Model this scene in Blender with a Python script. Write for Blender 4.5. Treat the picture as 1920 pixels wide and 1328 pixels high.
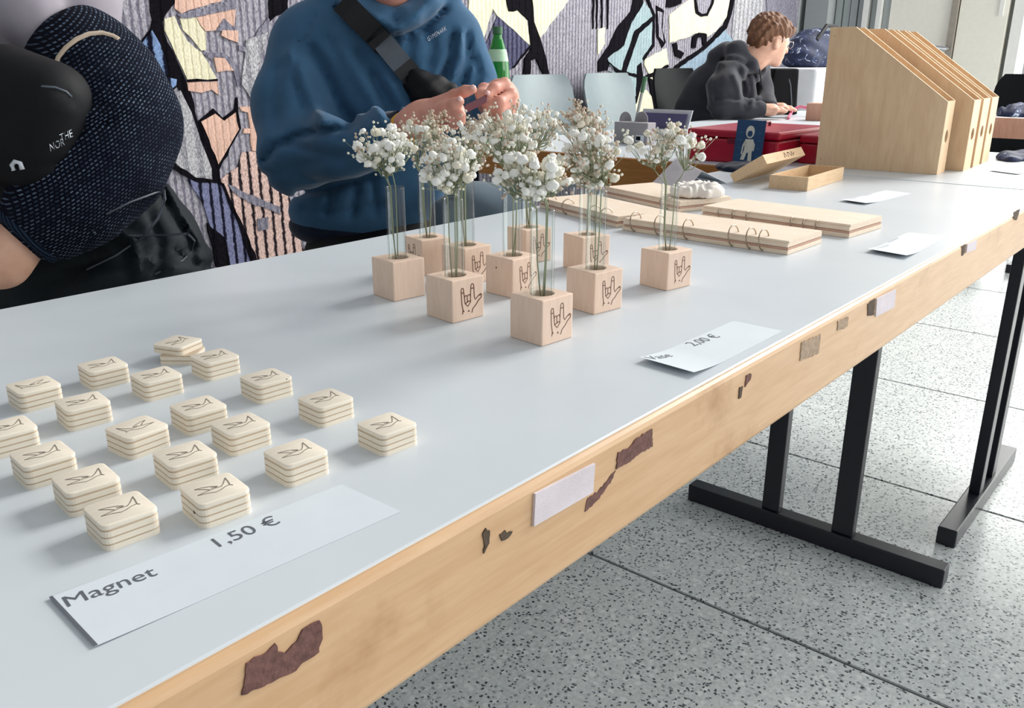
import bpy, bmesh, math, random
import numpy as np
from mathutils import Vector, Matrix

for o in list(bpy.data.objects): bpy.data.objects.remove(o, do_unlink=True)
SC = bpy.context.scene
COL = SC.collection
random.seed(7)

# ------------------------------------------------------------------ camera
FPX, CX, CY, HY = 1620.0, 960.0, 664.0, 114.0
PITCH = math.atan((CY - HY) / FPX); YAW = math.radians(40.5)
TZ = 0.75                                   # table top height
CAM = np.array([0.0, 0.0, TZ + 0.255])
F0 = np.array([math.cos(YAW), math.sin(YAW), 0]); RT = np.array([math.sin(YAW), -math.cos(YAW), 0]); ZZ = np.array([0, 0, 1.0])
FW = F0 * math.cos(PITCH) - ZZ * math.sin(PITCH); UP = F0 * math.sin(PITCH) + ZZ * math.cos(PITCH)
cd = bpy.data.cameras.new('camera'); cam = bpy.data.objects.new('camera', cd); COL.objects.link(cam)
cd.sensor_width = 36; cd.lens = FPX / 1920 * 36; cd.clip_start = 0.02
m = Matrix.Identity(4)
for i in range(3):
    m[i][0] = RT[i]; m[i][1] = UP[i]; m[i][2] = -FW[i]; m[i][3] = CAM[i]
cam.matrix_world = m
SC.camera = cam

# ------------------------------------------------------------------ light
SC.view_settings.view_transform = 'Standard'; SC.view_settings.look = 'None'
SC.view_settings.gamma = 1; SC.view_settings.use_curve_mapping = False
SC.view_settings.exposure = 0.08
SC.cycles.transparent_max_bounces = 40
W = bpy.data.worlds.new('overcast'); SC.world = W; W.use_nodes = True
bg = W.node_tree.nodes['Background']; bg.inputs[0].default_value = (0.93, 0.97, 1.0, 1); bg.inputs[1].default_value = 0.47
def area(name, loc, target, sx, sy, power, col=(1, 1, 1)):
    l = bpy.data.lights.new(name, 'AREA'); l.shape = 'RECTANGLE'; l.size = sx; l.size_y = sy; l.energy = power; l.color = col
    o = bpy.data.objects.new(name, l); COL.objects.link(o); o.location = loc
    o.rotation_euler = (Vector(target) - Vector(loc)).to_track_quat('-Z', 'Y').to_euler()
    return o
area('window_daylight', (7.5, -1.1, 2.3), (0.0, -1.1, 2.3), 5.4, 4.2, 330, (1, 0.985, 0.96))
area('high_shadow_light', (7.4, -0.2, 4.9), (1.0, 0.55, 0.75), 3.0, 2.0, 520, (1, 0.975, 0.94))  # added light with no window behind it, set high to firm up shadows
area('side_window_daylight', (4.8, -4.5, 2.3), (4.8, 0.0, 1.8), 4.6, 3.2, 205, (1, 0.985, 0.96))

# ------------------------------------------------------------------ placing helpers
def ray(x, y): return FW * FPX + RT * (x - CX) - UP * (y - CY)
def at(x, y, z=TZ):
    d = ray(x, y); return CAM + d * ((z - CAM[2]) / d[2])
def aty(x, y, Y):
    d = ray(x, y); return CAM + d * ((Y - CAM[1]) / d[1])
def atx(x, y, X):
    d = ray(x, y); return CAM + d * ((X - CAM[0]) / d[0])
def P(x, y, dep):
    d = ray(x, y); return CAM + d * (dep / (d @ F0))

# ------------------------------------------------------------------ object helpers
def props(o, label=None, cat=None, group=None, kind=None):
    if label: o['label'] = label
    if cat: o['category'] = cat
    if group: o['group'] = group
    if kind: o['kind'] = kind
    return o
def thing(name, label, cat, loc=(0, 0, 0), rz=0, group=None):
    o = bpy.data.objects.new(name, None); COL.objects.link(o); o.location = [float(v) for v in loc]; o.rotation_euler = (0, 0, rz)
    o.empty_display_size = 0.05
    return props(o, label, cat, group)
def link(name, me, mat, parent=None, label=None, kind=None):
    o = bpy.data.objects.new(name, me); COL.objects.link(o)
    if mat is not None and len(me.materials) == 0: me.materials.append(mat)
    if parent is not None: o.parent = parent
    if label: o['label'] = label
    if kind: o['kind'] = kind
    return o
class MB:
    def __init__(s): s.v = []; s.f = []
    def add(s, v, f):
        n = len(s.v); s.v += [tuple(float(c) for c in p) for p in v]; s.f += [tuple(n + i for i in q) for q in f]; return s
    def box(s, lo, hi, M=None):
        x0, y0, z0 = lo; x1, y1, z1 = hi
        v = [(x0,y0,z0),(x1,y0,z0),(x1,y1,z0),(x0,y1,z0),(x0,y0,z1),(x1,y0,z1),(x1,y1,z1),(x0,y1,z1)]
        if M is not None: v = [tuple(M @ Vector(p)) for p in v]
        return s.add(v, [(0,3,2,1),(4,5,6,7),(0,1,5,4),(1,2,6,5),(2,3,7,6),(3,0,4,7)])
    def hexa(s, b, t):                       # bottom quad + top quad
        return s.add(list(b) + list(t), [(0,3,2,1),(4,5,6,7),(0,1,5,4),(1,2,6,5),(2,3,7,6),(3,0,4,7)])
    def prism(s, pts, d):                    # polygon (3d points) extruded by vector d
        n = len(pts); a = [np.array(p, float) for p in pts]; b = [p + np.array(d) for p in a]
        return s.add(a + b, [tuple(range(n))[::-1], tuple(range(n, 2*n))] + [(i, (i+1) % n, n + (i+1) % n, n + i) for i in range(n)])
    def tube(s, pts, r, seg=8, closed=False):
        pts = [np.array(p, float) for p in pts]; n = len(pts)
        rs = r if hasattr(r, '__len__') else [r] * n
        up = np.array([0.13, 0.21, 0.97]); v = []
        for i, p in enumerate(pts):
            if closed: t = pts[(i+1) % n] - pts[i-1]
            else: t = pts[min(i+1, n-1)] - pts[max(i-1, 0)]
            t = t / (np.linalg.norm(t) + 1e-9)
            a = np.cross(t, up)
            if np.linalg.norm(a) < 0.05: a = np.cross(t, np.array([1.0, 0, 0]))
            a /= np.linalg.norm(a); b = np.cross(t, a)
            for k in range(seg):
                q = 2 * math.pi * k / seg; v.append(p + rs[i] * (a * math.cos(q) + b * math.sin(q)))
        f = []
        for i in range(n if closed else n - 1):
            j = (i + 1) % n
            for k in range(seg): f.append((i*seg+k, i*seg+(k+1) % seg, j*seg+(k+1) % seg, j*seg+k))
        if not closed: f += [tuple(range(seg))[::-1], tuple((n-1)*seg + k for k in range(seg))]
        return s.add(v, f)
    def lathe(s, prof, c=(0, 0, 0), seg=24, cap=False):
        v = []; f = []; n = len(prof)
        for (r, z) in prof:
            for k in range(seg):
                q = 2 * math.pi * k / seg; v.append((c[0] + r*math.cos(q), c[1] + r*math.sin(q), c[2] + z))
        for i in range(n - 1):
            for k in range(seg): f.append((i*seg+k, i*seg+(k+1) % seg, (i+1)*seg+(k+1) % seg, (i+1)*seg+k))
        if cap: f += [tuple(range(seg))[::-1], tuple((n-1)*seg + k for k in range(seg))]
        return s.add(v, f)
    def ball(s, c, r, sub=1, jit=0.0, rnd=random):
        bm = bmesh.new(); bmesh.ops.create_icosphere(bm, subdivisions=sub, radius=1)
        rr = r if hasattr(r, '__len__') else (r, r, r)
        bm.verts.ensure_lookup_table()
        v = []
        for q in bm.verts:
            k = 1 + rnd.uniform(-jit, jit); v.append((c[0] + q.co.x*rr[0]*k, c[1] + q.co.y*rr[1]*k, c[2] + q.co.z*rr[2]*k))
        f = [tuple(w.index for w in q.verts) for q in bm.faces]; bm.free()
        return s.add(v, f)
    def ribbon(s, pts, w, n, lift=0.0002):   # flat line drawn on a surface with normal n
        n = np.array(n, float); pts = [np.array(p, float) for p in pts]
        v = []; f = []
        for i, p in enumerate(pts):
            t = pts[min(i+1, len(pts)-1)] - pts[max(i-1, 0)]; t = t / (np.linalg.norm(t) + 1e-9)
            a = np.cross(n, t) * w / 2
            v += [p + a + n*lift, p - a + n*lift, p - a, p + a]
        m_ = len(pts)
        for i in range(m_ - 1):
            a, b = 4*i, 4*i + 4
            f += [(a, a+1, b+1, b), (a+1, a+2, b+2, b+1), (a+3, a, b, b+3)]
        f += [(0, 3, 2, 1), (4*m_-4, 4*m_-3, 4*m_-2, 4*m_-1)]
        return s.add(v, f)
    def mesh(s, name, smooth=False, bevel=0, off=None, seg=2):
        me = bpy.data.meshes.new(name)
        v = s.v if off is None else [(a - off[0], b - off[1], c - off[2]) for a, b, c in s.v]
        me.from_pydata(v, [], s.f)
        bm = bmesh.new(); bm.from_mesh(me); bmesh.ops.recalc_face_normals(bm, faces=bm.faces)
        if bevel:
            es = [e for e in bm.edges if len(e.link_faces) == 2 and e.calc_face_angle(0) > 0.6]
            bmesh.ops.bevel(bm, geom=es, offset=bevel, segments=seg, profile=0.5, affect='EDGES', clamp_overlap=True)
        bm.to_mesh(me); bm.free()
        if smooth:
            for p in me.polygons: p.use_smooth = True
            if smooth == 'auto': me.set_sharp_from_angle(angle=math.radians(40))
        return me
    def build(s, name, mat, parent=None, smooth=False, bevel=0, label=None, kind=None, local=False):
        off = None
        if parent is not None and not local:
            l = Vector((0, 0, 0)); q = parent
            while q is not None: l += Vector(q.location); q = q.parent
            off = l
        return link(name, s.mesh(name, smooth, bevel, off), mat, parent, label, kind)
def copy_tree(o, parent=None):
    c = o.copy(); COL.objects.link(c); c.parent = parent
    for ch in o.children: copy_tree(ch, c)
    return c
def text_geo(txt, extrude=0.0):
    c = bpy.data.curves.new('t', 'FONT'); c.body = txt; c.size = 1; c.extrude = extrude; c.resolution_u = 3
    o = bpy.data.objects.new('t', c); COL.objects.link(o)
    dg = bpy.context.evaluated_depsgraph_get(); me = o.evaluated_get(dg).to_mesh()
    v = np.array([tuple(q.co) for q in me.vertices]); f = [tuple(p.vertices) for p in me.polygons]
    o.evaluated_get(dg).to_mesh_clear(); bpy.data.objects.remove(o); bpy.data.curves.remove(c)
    return v, f
def lettering(mb, txt, p0, p1, n, asp=1.0, lift=0.0004):
    """text whose baseline runs p0 -> p1 on a plane with normal n"""
    v, f = text_geo(txt)
    p0 = np.array(p0, float); p1 = np.array(p1, float); n = np.array(n, float); n /= np.linalg.norm(n)
    u = p1 - p0; L = np.linalg.norm(u); u /= L; w = np.cross(n, u)
    k = L / (v[:, 0].max() - v[:, 0].min()); x0 = v[:, 0].min()
    pts = [p0 + u * (q[0] - x0) * k + w * q[1] * k * asp + n * lift for q in v]
    mb.add(pts, f); return mb

# ------------------------------------------------------------------ implicit surfaces for bodies and cloth
def capsule(p, a, b, r1, r2=None):
    r2 = r1 if r2 is None else r2
    a = np.asarray(a, np.float32); b = np.asarray(b, np.float32); ab = b - a
    t = np.clip(((p - a) @ ab) / (ab @ ab + 1e-9), 0, 1)
    return np.linalg.norm(p - a - t[:, None] * ab, axis=1) - (r1 + (r2 - r1) * t)
def ellip(p, c, ax, R=None):                # ax radii; R rows = axes
    q = p - np.asarray(c, np.float32)
    if R is not None: q = q @ np.asarray(R, np.float32).T
    ax = np.asarray(ax, np.float32)
    k0 = np.linalg.norm(q / ax, axis=1); k1 = np.linalg.norm(q / (ax * ax), axis=1)
    return k0 * (k0 - 1) / (k1 + 1e-6)
def smin(a, b, k):
    h = np.clip(0.5 + 0.5 * (b - a) / k, 0, 1); return b + (a - b) * h - k * h * (1 - h)
def smax(a, b, k): return -smin(-a, -b, k)
def chain(p, pts, k=0.03):                  # pts: (point, radius) ...
    d = None
    for (a, ra), (b, rb) in zip(pts[:-1], pts[1:]):
        e = capsule(p, a, b, ra, rb); d = e if d is None else smin(d, e, k)
    return d
def fold(p, d, pts, w, depth):
    """press a groove (depth > 0) or raise a ridge (depth < 0) along a line across the cloth"""
    q = p - CAM.astype(np.float32); zz = q @ FW.astype(np.float32)
    x = CX + FPX * (q @ RT.astype(np.float32)) / zz; y = CY - FPX * (q @ UP.astype(np.float32)) / zz; best = None
    for a, b in zip(pts[:-1], pts[1:]):
        vx, vy = b[0]-a[0], b[1]-a[1]; t = np.clip(((x-a[0])*vx + (y-a[1])*vy) / (vx*vx + vy*vy), 0, 1)
        e = (x-a[0]-t*vx)**2 + (y-a[1]-t*vy)**2; best = e if best is None else np.minimum(best, e)
    return d + depth * np.exp(-best / (w*w))
def nets(fn, lo, hi, vs):
    lo = np.array(lo, float); hi = np.array(hi, float)
    n = np.maximum(((hi - lo) / vs).astype(int) + 2, 4)
    g = np.stack(np.meshgrid(*[lo[i] + vs * np.arange(n[i]) for i in range(3)], indexing='ij'), -1).astype(np.float32)
    flat = g.reshape(-1, 3); V = np.empty(len(flat), np.float32)
    for s in range(0, len(flat), 400000): V[s:s+400000] = fn(flat[s:s+400000])
    V = V.reshape(n); ins = V < 0
    acc = np.zeros((n[0]-1, n[1]-1, n[2]-1, 3), np.float32); cnt = np.zeros(acc.shape[:3], np.float32); quads = []
    idx = np.stack(np.meshgrid(*[np.arange(k) for k in n], indexing='ij'), -1)
    for ax in range(3):
        sl0 = [slice(None)] * 3; sl1 = [slice(None)] * 3; sl0[ax] = slice(0, -1); sl1[ax] = slice(1, None)
        v0 = V[tuple(sl0)]; v1 = V[tuple(sl1)]; cr = (v0 < 0) != (v1 < 0)
        ii = np.argwhere(cr)
        if len(ii) == 0: continue
        a = v0[cr]; b = v1[cr]; t = a / (a - b)
        pos = ii.astype(np.float32); pos[:, ax] += t
        o1, o2 = [q for q in range(3) if q != ax]
        cells = []; ok = np.ones(len(ii), bool)
        for d1, d2 in ((0, 0), (1, 0), (1, 1), (0, 1)):
            c = ii.copy(); c[:, o1] -= d1; c[:, o2] -= d2
            good = np.all(c >= 0, 1) & np.all(c < np.array(acc.shape[:3]), 1); ok &= good
            cc = c[good]; np.add.at(acc, (cc[:, 0], cc[:, 1], cc[:, 2]), pos[good]); np.add.at(cnt, (cc[:, 0], cc[:, 1], cc[:, 2]), 1)
            cells.append(c)
        flip = (a < 0) ^ (ax == 1)
        q = np.stack(cells, 1)[ok]; fl = flip[ok]
        q[~fl] = q[~fl][:, ::-1]
        quads.append(q)
    q = np.concatenate(quads); vid = -np.ones(cnt.shape, int); mk = cnt > 0
    vid[mk] = np.arange(mk.sum()); verts = acc[mk] / cnt[mk][:, None] * vs + lo
    return verts, vid[q[..., 0], q[..., 1], q[..., 2]]
def skin(name, parts, mat, parent, label=None):
    """parts: list of (fn, lo, hi, voxel) gathered into one mesh, shaded smooth"""
    vs, fs, n = [], [], 0
    for fn, lo, hi, vx in parts:
        v, f = nets(fn, lo, hi, vx); vs.append(v); fs.append(f + n); n += len(v)
    v = np.concatenate(vs) - np.array(parent.location); f = np.concatenate(fs)
    me = bpy.data.meshes.new(name); me.from_pydata(v.tolist(), [], f.tolist())
    me.polygons.foreach_set('use_smooth', [True] * len(me.polygons)); me.validate()
    bm = bmesh.new(); bm.from_mesh(me); bmesh.ops.recalc_face_normals(bm, faces=bm.faces); bm.to_mesh(me); bm.free()
    return link(name, me, mat, parent, label)
def bounds(pts, pad):
    a = np.array(pts, float); return a.min(0) - pad, a.max(0) + pad

# ------------------------------------------------------------------ materials
def lin(c): return tuple((x/255/12.92 if x/255 <= 0.04045 else ((x/255 + 0.055)/1.055)**2.4) for x in c) + (1,)
class NT:
    def __init__(s, name):
        s.m = bpy.data.materials.new(name); s.m.use_nodes = True; s.t = s.m.node_tree; s.n = s.t.nodes
        s.b = s.n['Principled BSDF']; s.l = s.t.links
    def node(s, typ, **kw):
        n = s.n.new(typ)
        for k, v in kw.items(): setattr(n, k, v)
        return n
    def pos(s, scale=(1, 1, 1), obj=False, rot=(0, 0, 0)):
        g = s.node('ShaderNodeTexCoord').outputs['Object'] if obj else s.node('ShaderNodeNewGeometry').outputs['Position']
        mp = s.node('ShaderNodeMapping'); mp.inputs['Scale'].default_value = scale; mp.inputs['Rotation'].default_value = rot
        s.l.new(g, mp.inputs[0]); return mp.outputs[0]
    def noise(s, vec, scale, detail=3, rough=0.55, dist=0):
        n = s.node('ShaderNodeTexNoise'); n.inputs['Scale'].default_value = scale; n.inputs['Detail'].default_value = detail
        n.inputs['Roughness'].default_value = rough; n.inputs['Distortion'].default_value = dist
        s.l.new(vec, n.inputs['Vector']); return n.outputs['Fac']
    def ramp(s, fac, stops, const=False):
        r = s.node('ShaderNodeValToRGB'); e = r.color_ramp.elements
        if const: r.color_ramp.interpolation = 'CONSTANT'
        while len(e) < len(stops): e.new(0.5)
        for q, (p_, c) in zip(e, stops): q.position = p_; q.color = c
        s.l.new(fac, r.inputs[0]); return r.outputs[0]
    def mix(s, fac, a, b, mode='MIX'):
        n = s.node('ShaderNodeMix', data_type='RGBA', blend_type=mode)
        for sock, v in ((n.inputs[0], fac), (n.inputs[6], a), (n.inputs[7], b)):
            if hasattr(v, 'links'): s.l.new(v, sock)
            else: sock.default_value = v
        return n.outputs[2]
    def bump(s, h, strength=0.3, dist=0.002):
        n = s.node('ShaderNodeBump'); n.inputs['Strength'].default_value = strength; n.inputs['Distance'].default_value = dist
        s.l.new(h, n.inputs['Height']); s.l.new(n.outputs[0], s.b.inputs['Normal'])
    def set(s, color=None, rough=None, metal=None, spec=None, sheen=None):
        if color is not None:
            if hasattr(color, 'links'): s.l.new(color, s.b.inputs['Base Color'])
            else: s.b.inputs['Base Color'].default_value = color
        if rough is not None: s.b.inputs['Roughness'].default_value = rough
        if metal is not None: s.b.inputs['Metallic'].default_value = metal
        if spec is not None: s.b.inputs['Specular IOR Level'].default_value = spec
        if sheen is not None: s.b.inputs['Sheen Weight'].default_value = sheen; s.b.inputs['Sheen Roughness'].default_value = 0.4
        return s
def k(c, f): return tuple(min(1, x * f) for x in c[:3]) + (1,)
def plain(name, rgb, rough=0.5, metal=0, spec=0.5, var=0.08, scale=30, bump=0, bs=200):
    t = NT(name); c = lin(rgb); p = t.pos()
    t.set(t.ramp(t.noise(p, scale), [(0.3, k(c, 1 - var)), (0.7, k(c, 1 + var))]), rough, metal, spec)
    if bump: t.bump(t.noise(p, bs), bump, 0.001)
    return t.m
def wood(name, rgb, rgb2, scale=(4, 40, 40), rough=0.55, obj=False, n=6, spec=0.3):
    t = NT(name); p = t.pos(scale, obj); q = t.pos((1, 1, 1), obj)
    g = t.noise(p, n, 5, 0.6, 0.4); g2 = t.noise(q, 9, 2)
    c = t.ramp(g, [(0.3, lin(rgb2)), (0.62, lin(rgb))]); c = t.mix(0.25, c, t.ramp(g2, [(0.35, lin(rgb2)), (0.65, lin(rgb))]))
    t.set(c, rough, spec=spec); t.bump(g, 0.08, 0.0008); return t.m
def cloth(name, rgb, rough=0.9, sheen=0.2, var=0.12, bs=900, bump=0.25, big=14):
    t = NT(name); c = lin(rgb); p = t.pos()
    a = t.noise(p, big, 3); col = t.ramp(a, [(0.3, k(c, 1 - var)), (0.7, k(c, 1 + var))])
    t.set(col, rough, spec=0.2, sheen=sheen); t.bump(t.noise(p, bs, 2), bump, 0.001); return t.m

M = {}
# laminate top
t = NT('laminate'); p = t.pos(); c = lin((208, 215, 220))
t.set(t.ramp(t.noise(p, 5, 4), [(0.3, k(c, 0.96)), (0.7, k(c, 1.03))]), 0.33, spec=0.45); M['laminate'] = t.m
# beech edge board with wear
t = NT('beech_edge'); p = t.pos((3, 30, 30)); q = t.pos()
g = t.noise(p, 5, 5, 0.6, 0.3); c = t.ramp(g, [(0.3, lin((206, 166, 124))), (0.65, lin((218, 181, 141)))])
stain = t.ramp(t.noise(q, 7, 5, 0.6), [(0.58, (0, 0, 0, 1)), (0.74, (1, 1, 1, 1))]); c = t.mix(stain, c, lin((176, 132, 88)))
t.set(c, 0.42, spec=0.4); t.bump(g, 0.05, 0.0005); M['beech'] = t.m
M['orange_wood'] = wood('orange_beech', (178, 124, 66), (152, 98, 48), (30, 3, 30))
M['cube_wood'] = wood('pale_cube_wood', (240, 214, 194), (230, 200, 178), (40, 40, 5), obj=True)
M['ply'] = wood('pale_birch_ply', (240, 231, 214), (233, 221, 202), (12, 40, 40), obj=True)
M['ply_dark'] = wood('ply_core_darker', (208, 190, 166), (196, 175, 150), (12, 60, 60), obj=True)
M['file_ply'] = wood('honey_poplar_ply', (234, 204, 167), (219, 184, 145), (14, 14, 2.2), n=5)
M['file_inner'] = wood('rosy_ply_edge', (205, 160, 138), (186, 138, 116), (14, 14, 3), n=5)
M['binder_wood'] = wood('cream_binder_ply', (240, 224, 204), (230, 208, 184), (30, 5, 30), n=6)
M['binder_core'] = wood('rosy_binder_edge', (206, 170, 150), (184, 146, 126), (30, 8, 90), n=6)
M['box_wood'] = wood('pencil_box_pine', (226, 197, 160), (208, 174, 134), (5, 40, 40))
M['burn'] = plain('burnt_line', (104, 70, 52), 0.8)
M['pencil_line'] = plain('grey_burnt_line', (135, 125, 112), 0.8)
M['paper'] = plain('white_paper', (214, 222, 228), 0.7, var=0.02)
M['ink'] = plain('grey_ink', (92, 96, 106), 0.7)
M['inkpale'] = plain('pale_ink', (168, 176, 184), 0.7)
M['black_steel'] = plain('black_lacquered_steel', (24, 26, 36), 0.32, spec=0.5)
M['steel'] = plain('ring_steel', (178, 160, 140), 0.28, metal=0.9)
M['velcro'] = plain('white_hook_tape', (222, 214, 220), 0.9, bump=0.4, bs=1200)
M['residue'] = plain('brown_tape_residue', (112, 78, 72), 0.85, var=0.3, scale=220, bump=0.4, bs=500)
M['residue_grey'] = plain('grey_tape_residue', (170, 148, 126), 0.85, var=0.2, scale=220)
M['mark'] = plain('dark_scuff', (84, 70, 56), 0.85, var=0.3, scale=200)
# terrazzo
t = NT('terrazzo'); p = t.pos()
nzd = t.node('ShaderNodeTexNoise'); nzd.inputs['Scale'].default_value = 120; nzd.inputs['Detail'].default_value = 2; t.l.new(p, nzd.inputs['Vector'])
vm = t.node('ShaderNodeVectorMath', operation='SCALE'); vm.inputs['Scale'].default_value = 0.011; t.l.new(nzd.outputs['Color'], vm.inputs[0])
va = t.node('ShaderNodeVectorMath', operation='ADD'); t.l.new(p, va.inputs[0]); t.l.new(vm.outputs[0], va.inputs[1]); pd = va.outputs[0]
def chips(scale, a, b, share):
    v = t.node('ShaderNodeTexVoronoi'); v.inputs['Scale'].default_value = scale; t.l.new(pd, v.inputs[0])
    sep = t.node('ShaderNodeSeparateColor'); t.l.new(v.outputs['Color'], sep.inputs[0])
    f_ = t.node('ShaderNodeMath', operation='MULTIPLY'); t.l.new(t.ramp(v.outputs['Distance'], [(a, (1, 1, 1, 1)), (b, (0, 0, 0, 1))]), f_.inputs[0])
    t.l.new(t.ramp(sep.outputs[0], [(0.0, (1, 1, 1, 1)), (share, (0, 0, 0, 1))], True), f_.inputs[1]); return f_.outputs[0]
base = t.ramp(t.noise(p, 130, 3), [(0.3, lin((188, 194, 194))), (0.7, lin((222, 226, 224)))])
base = t.mix(chips(62, 0.3, 0.42, 0.4), base, lin((226, 229, 227)))
base = t.mix(chips(100, 0.25, 0.4, 0.34), base, lin((150, 156, 158)))
t.set(t.mix(chips(138, 0.3, 0.44, 0.40), base, lin((70, 74, 80))), 0.24, spec=0.5); M['terrazzo'] = t.m
M['joint'] = plain('dark_floor_joint', (112, 112, 112), 0.8)
# glass
t = NT('clear_glass'); o_ = t.n['Material Output']; fr = t.node('ShaderNodeFresnel'); fr.inputs[0].default_value = 1.6
tr = t.node('ShaderNodeBsdfTransparent'); lw = t.node('ShaderNodeLayerWeight'); lw.inputs[0].default_value = 0.5
edge = t.ramp(lw.outputs['Facing'], [(0.0, (0.975, 0.985, 0.98, 1)), (0.6, (0.95, 0.965, 0.96, 1)), (0.82, (0.74, 0.79, 0.78, 1)), (1.0, (0.3, 0.36, 0.35, 1))]); t.l.new(edge, tr.inputs[0]); gl = t.node('ShaderNodeBsdfGlossy'); gl.inputs['Roughness'].default_value = 0.03
geo = t.node('ShaderNodeNewGeometry'); inv = t.node('ShaderNodeMath', operation='SUBTRACT'); inv.inputs[0].default_value = 1; t.l.new(geo.outputs['Backfacing'], inv.inputs[1])
fm = t.node('ShaderNodeMath', operation='MULTIPLY'); t.l.new(fr.outputs[0], fm.inputs[0]); t.l.new(inv.outputs[0], fm.inputs[1])
mx = t.node('ShaderNodeMixShader'); t.l.new(fm.outputs[0], mx.inputs[0]); t.l.new(tr.outputs[0], mx.inputs[1]); t.l.new(gl.outputs[0], mx.inputs[2]); t.l.new(mx.outputs[0], o_.inputs[0]); M['glass'] = t.m
t = NT('green_glass'); t.set(lin((20, 150, 50)), 0.06, spec=0.6); t.b.inputs['Transmission Weight'].default_value = 0.45; M['green_glass'] = t.m
M['stem'] = plain('pale_green_stem', (140, 148, 116), 0.6)
M['stem_brown'] = plain('straw_stem', (172, 158, 128), 0.7)
M['petal'] = plain('white_petals', (249, 249, 243), 0.75, var=0.05, scale=300, bump=0.6, bs=700)
M['petal_cream'] = plain('cream_petals', (238, 232, 214), 0.75, var=0.08, scale=300, bump=0.6, bs=700)
M['bud'] = plain('beige_pink_buds', (205, 184, 166), 0.8, var=0.15, scale=300)
M['bud_white'] = plain('tiny_white_buds', (232, 230, 215), 0.8)
# clothes and skin
t = NT('blue_fleece'); p = t.pos(); c = lin((62, 99, 131)); t.set(t.ramp(t.noise(p, 7, 4), [(0.3, k(c, 0.8)), (0.7, k(c, 1.15))]), 0.9, spec=0.15, sheen=0.18); t.bump(t.noise(p, 600, 2), 0.3, 0.001); M['blue'] = t.m
M['navy_rib'] = cloth('dark_navy_cloth', (26, 34, 52), var=0.15)
M['black_cloth'] = cloth('black_cloth', (17, 18, 22), sheen=0.05)
M['black_nylon'] = plain('black_nylon', (9, 11, 16), 0.7, spec=0.25, var=0.2, scale=40, bump=0.3, bs=60)
M['trouser_nylon'] = plain('dark_teal_nylon', (24, 31, 36), 0.72, spec=0.2, var=0.2, scale=40, bump=0.3, bs=70)
M['grey_cloth'] = cloth('grey_jersey', (158, 152, 162), var=0.1)
M['slate_cloth'] = cloth('slate_denim', (96, 112, 124), var=0.12)
M['charcoal'] = cloth('charcoal_fleece', (52, 53, 60), sheen=0.25)
M['strap'] = plain('black_webbing', (26, 27, 31), 0.7, bump=0.3, bs=900)
M['buckle'] = plain('grey_plastic_buckle', (74, 82, 92), 0.4)
M['white_print'] = plain('white_print', (214, 220, 228), 0.7)
M['cream_band'] = cloth('cream_knit_band', (196, 178, 158))
t = NT('navy_knit'); br = t.node('ShaderNodeTexBrick'); p = t.pos((1, 1, 1), rot=(math.radians(90), 0, 0.6)); t.l.new(p, br.inputs[0])
br.inputs['Scale'].default_value = 1; br.inputs['Brick Width'].default_value = 0.0066; br.inputs['Row Height'].default_value = 0.0040; br.inputs['Mortar Size'].default_value = 0.0017; br.inputs['Mortar Smooth'].default_value = 0.4
br.inputs['Color1'].default_value = lin((34, 46, 66)); br.inputs['Color2'].default_value = lin((112, 130, 154)); br.inputs['Mortar'].default_value = lin((10, 13, 24))
nz = t.ramp(t.noise(t.pos(), 9, 3), [(0.35, (0, 0, 0, 1)), (0.6, (1, 1, 1, 1))])
t.set(t.mix(nz, t.mix(0.72, br.outputs['Color'], lin((14, 18, 32))), br.outputs['Color']), 0.95, spec=0.1); t.bump(br.outputs['Fac'], -0.4, 0.002); M['knit'] = t.m
t = NT('ribbed_cuff'); w = t.node('ShaderNodeTexWave'); w.inputs['Scale'].default_value = 60; w.inputs['Distortion'].default_value = 0.4; t.l.new(t.pos(rot=(0.4, 0.3, 0.9)), w.inputs[0])
t.set(t.ramp(w.outputs['Fac'], [(0.2, lin((14, 22, 34))), (0.8, lin((40, 56, 76)))]), 0.95, spec=0.1); t.bump(w.outputs['Fac'], 0.5, 0.002); M['cuff'] = t.m
def skinmat(name, rgb):
    t = NT(name); c = lin(rgb); p = t.pos(); a = t.noise(p, 45, 3)
    t.set(t.ramp(a, [(0.3, k((c[0], c[1]*0.9, c[2]*0.88), 0.93)), (0.7, k(c, 1.06))]), 0.48, spec=0.35)
    t.b.inputs['Subsurface Weight'].default_value = 0.15; t.b.inputs['Subsurface Radius'].default_value = (0.012, 0.005, 0.003); t.b.inputs['Subsurface Scale'].default_value = 0.5
    t.bump(t.noise(p, 260, 3), 0.12, 0.001); return t.m
M['skin'] = skinmat('warm_skin', (214, 156, 138)); M['skin_fair'] = skinmat('fair_skin', (228, 184, 160))
M['nail'] = plain('fingernail', (232, 190, 182), 0.3)
t = NT('brown_hair'); p = t.pos((60, 60, 14)); g = t.noise(p, 3, 5, 0.7, 0.8); t.set(t.ramp(g, [(0.3, lin((74, 48, 34))), (0.55, lin((126, 86, 60))), (0.75, lin((176, 130, 96)))]), 0.5, spec=0.4); t.bump(g, 0.6, 0.006); M['hair'] = t.m
M['red_metal'] = plain('red_lacquer', (172, 18, 46), 0.3, spec=0.5, var=0.04)
M['red_dark'] = plain('dark_red_lacquer', (120, 10, 34), 0.35)
M['pink'] = plain('pink_ribbon', (214, 110, 140), 0.5)
M['card_blue'] = plain('teal_blue_card', (24, 66, 108), 0.6)
M['card_light'] = plain('cream_print', (214, 214, 202), 0.7)
M['card_teal'] = plain('teal_print', (36, 92, 128), 0.7)
M['purple_card'] = plain('violet_leaflet', (70, 68, 106), 0.55)
M['grey_card'] = plain('grey_cardboard', (150, 146, 150), 0.7)
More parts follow.
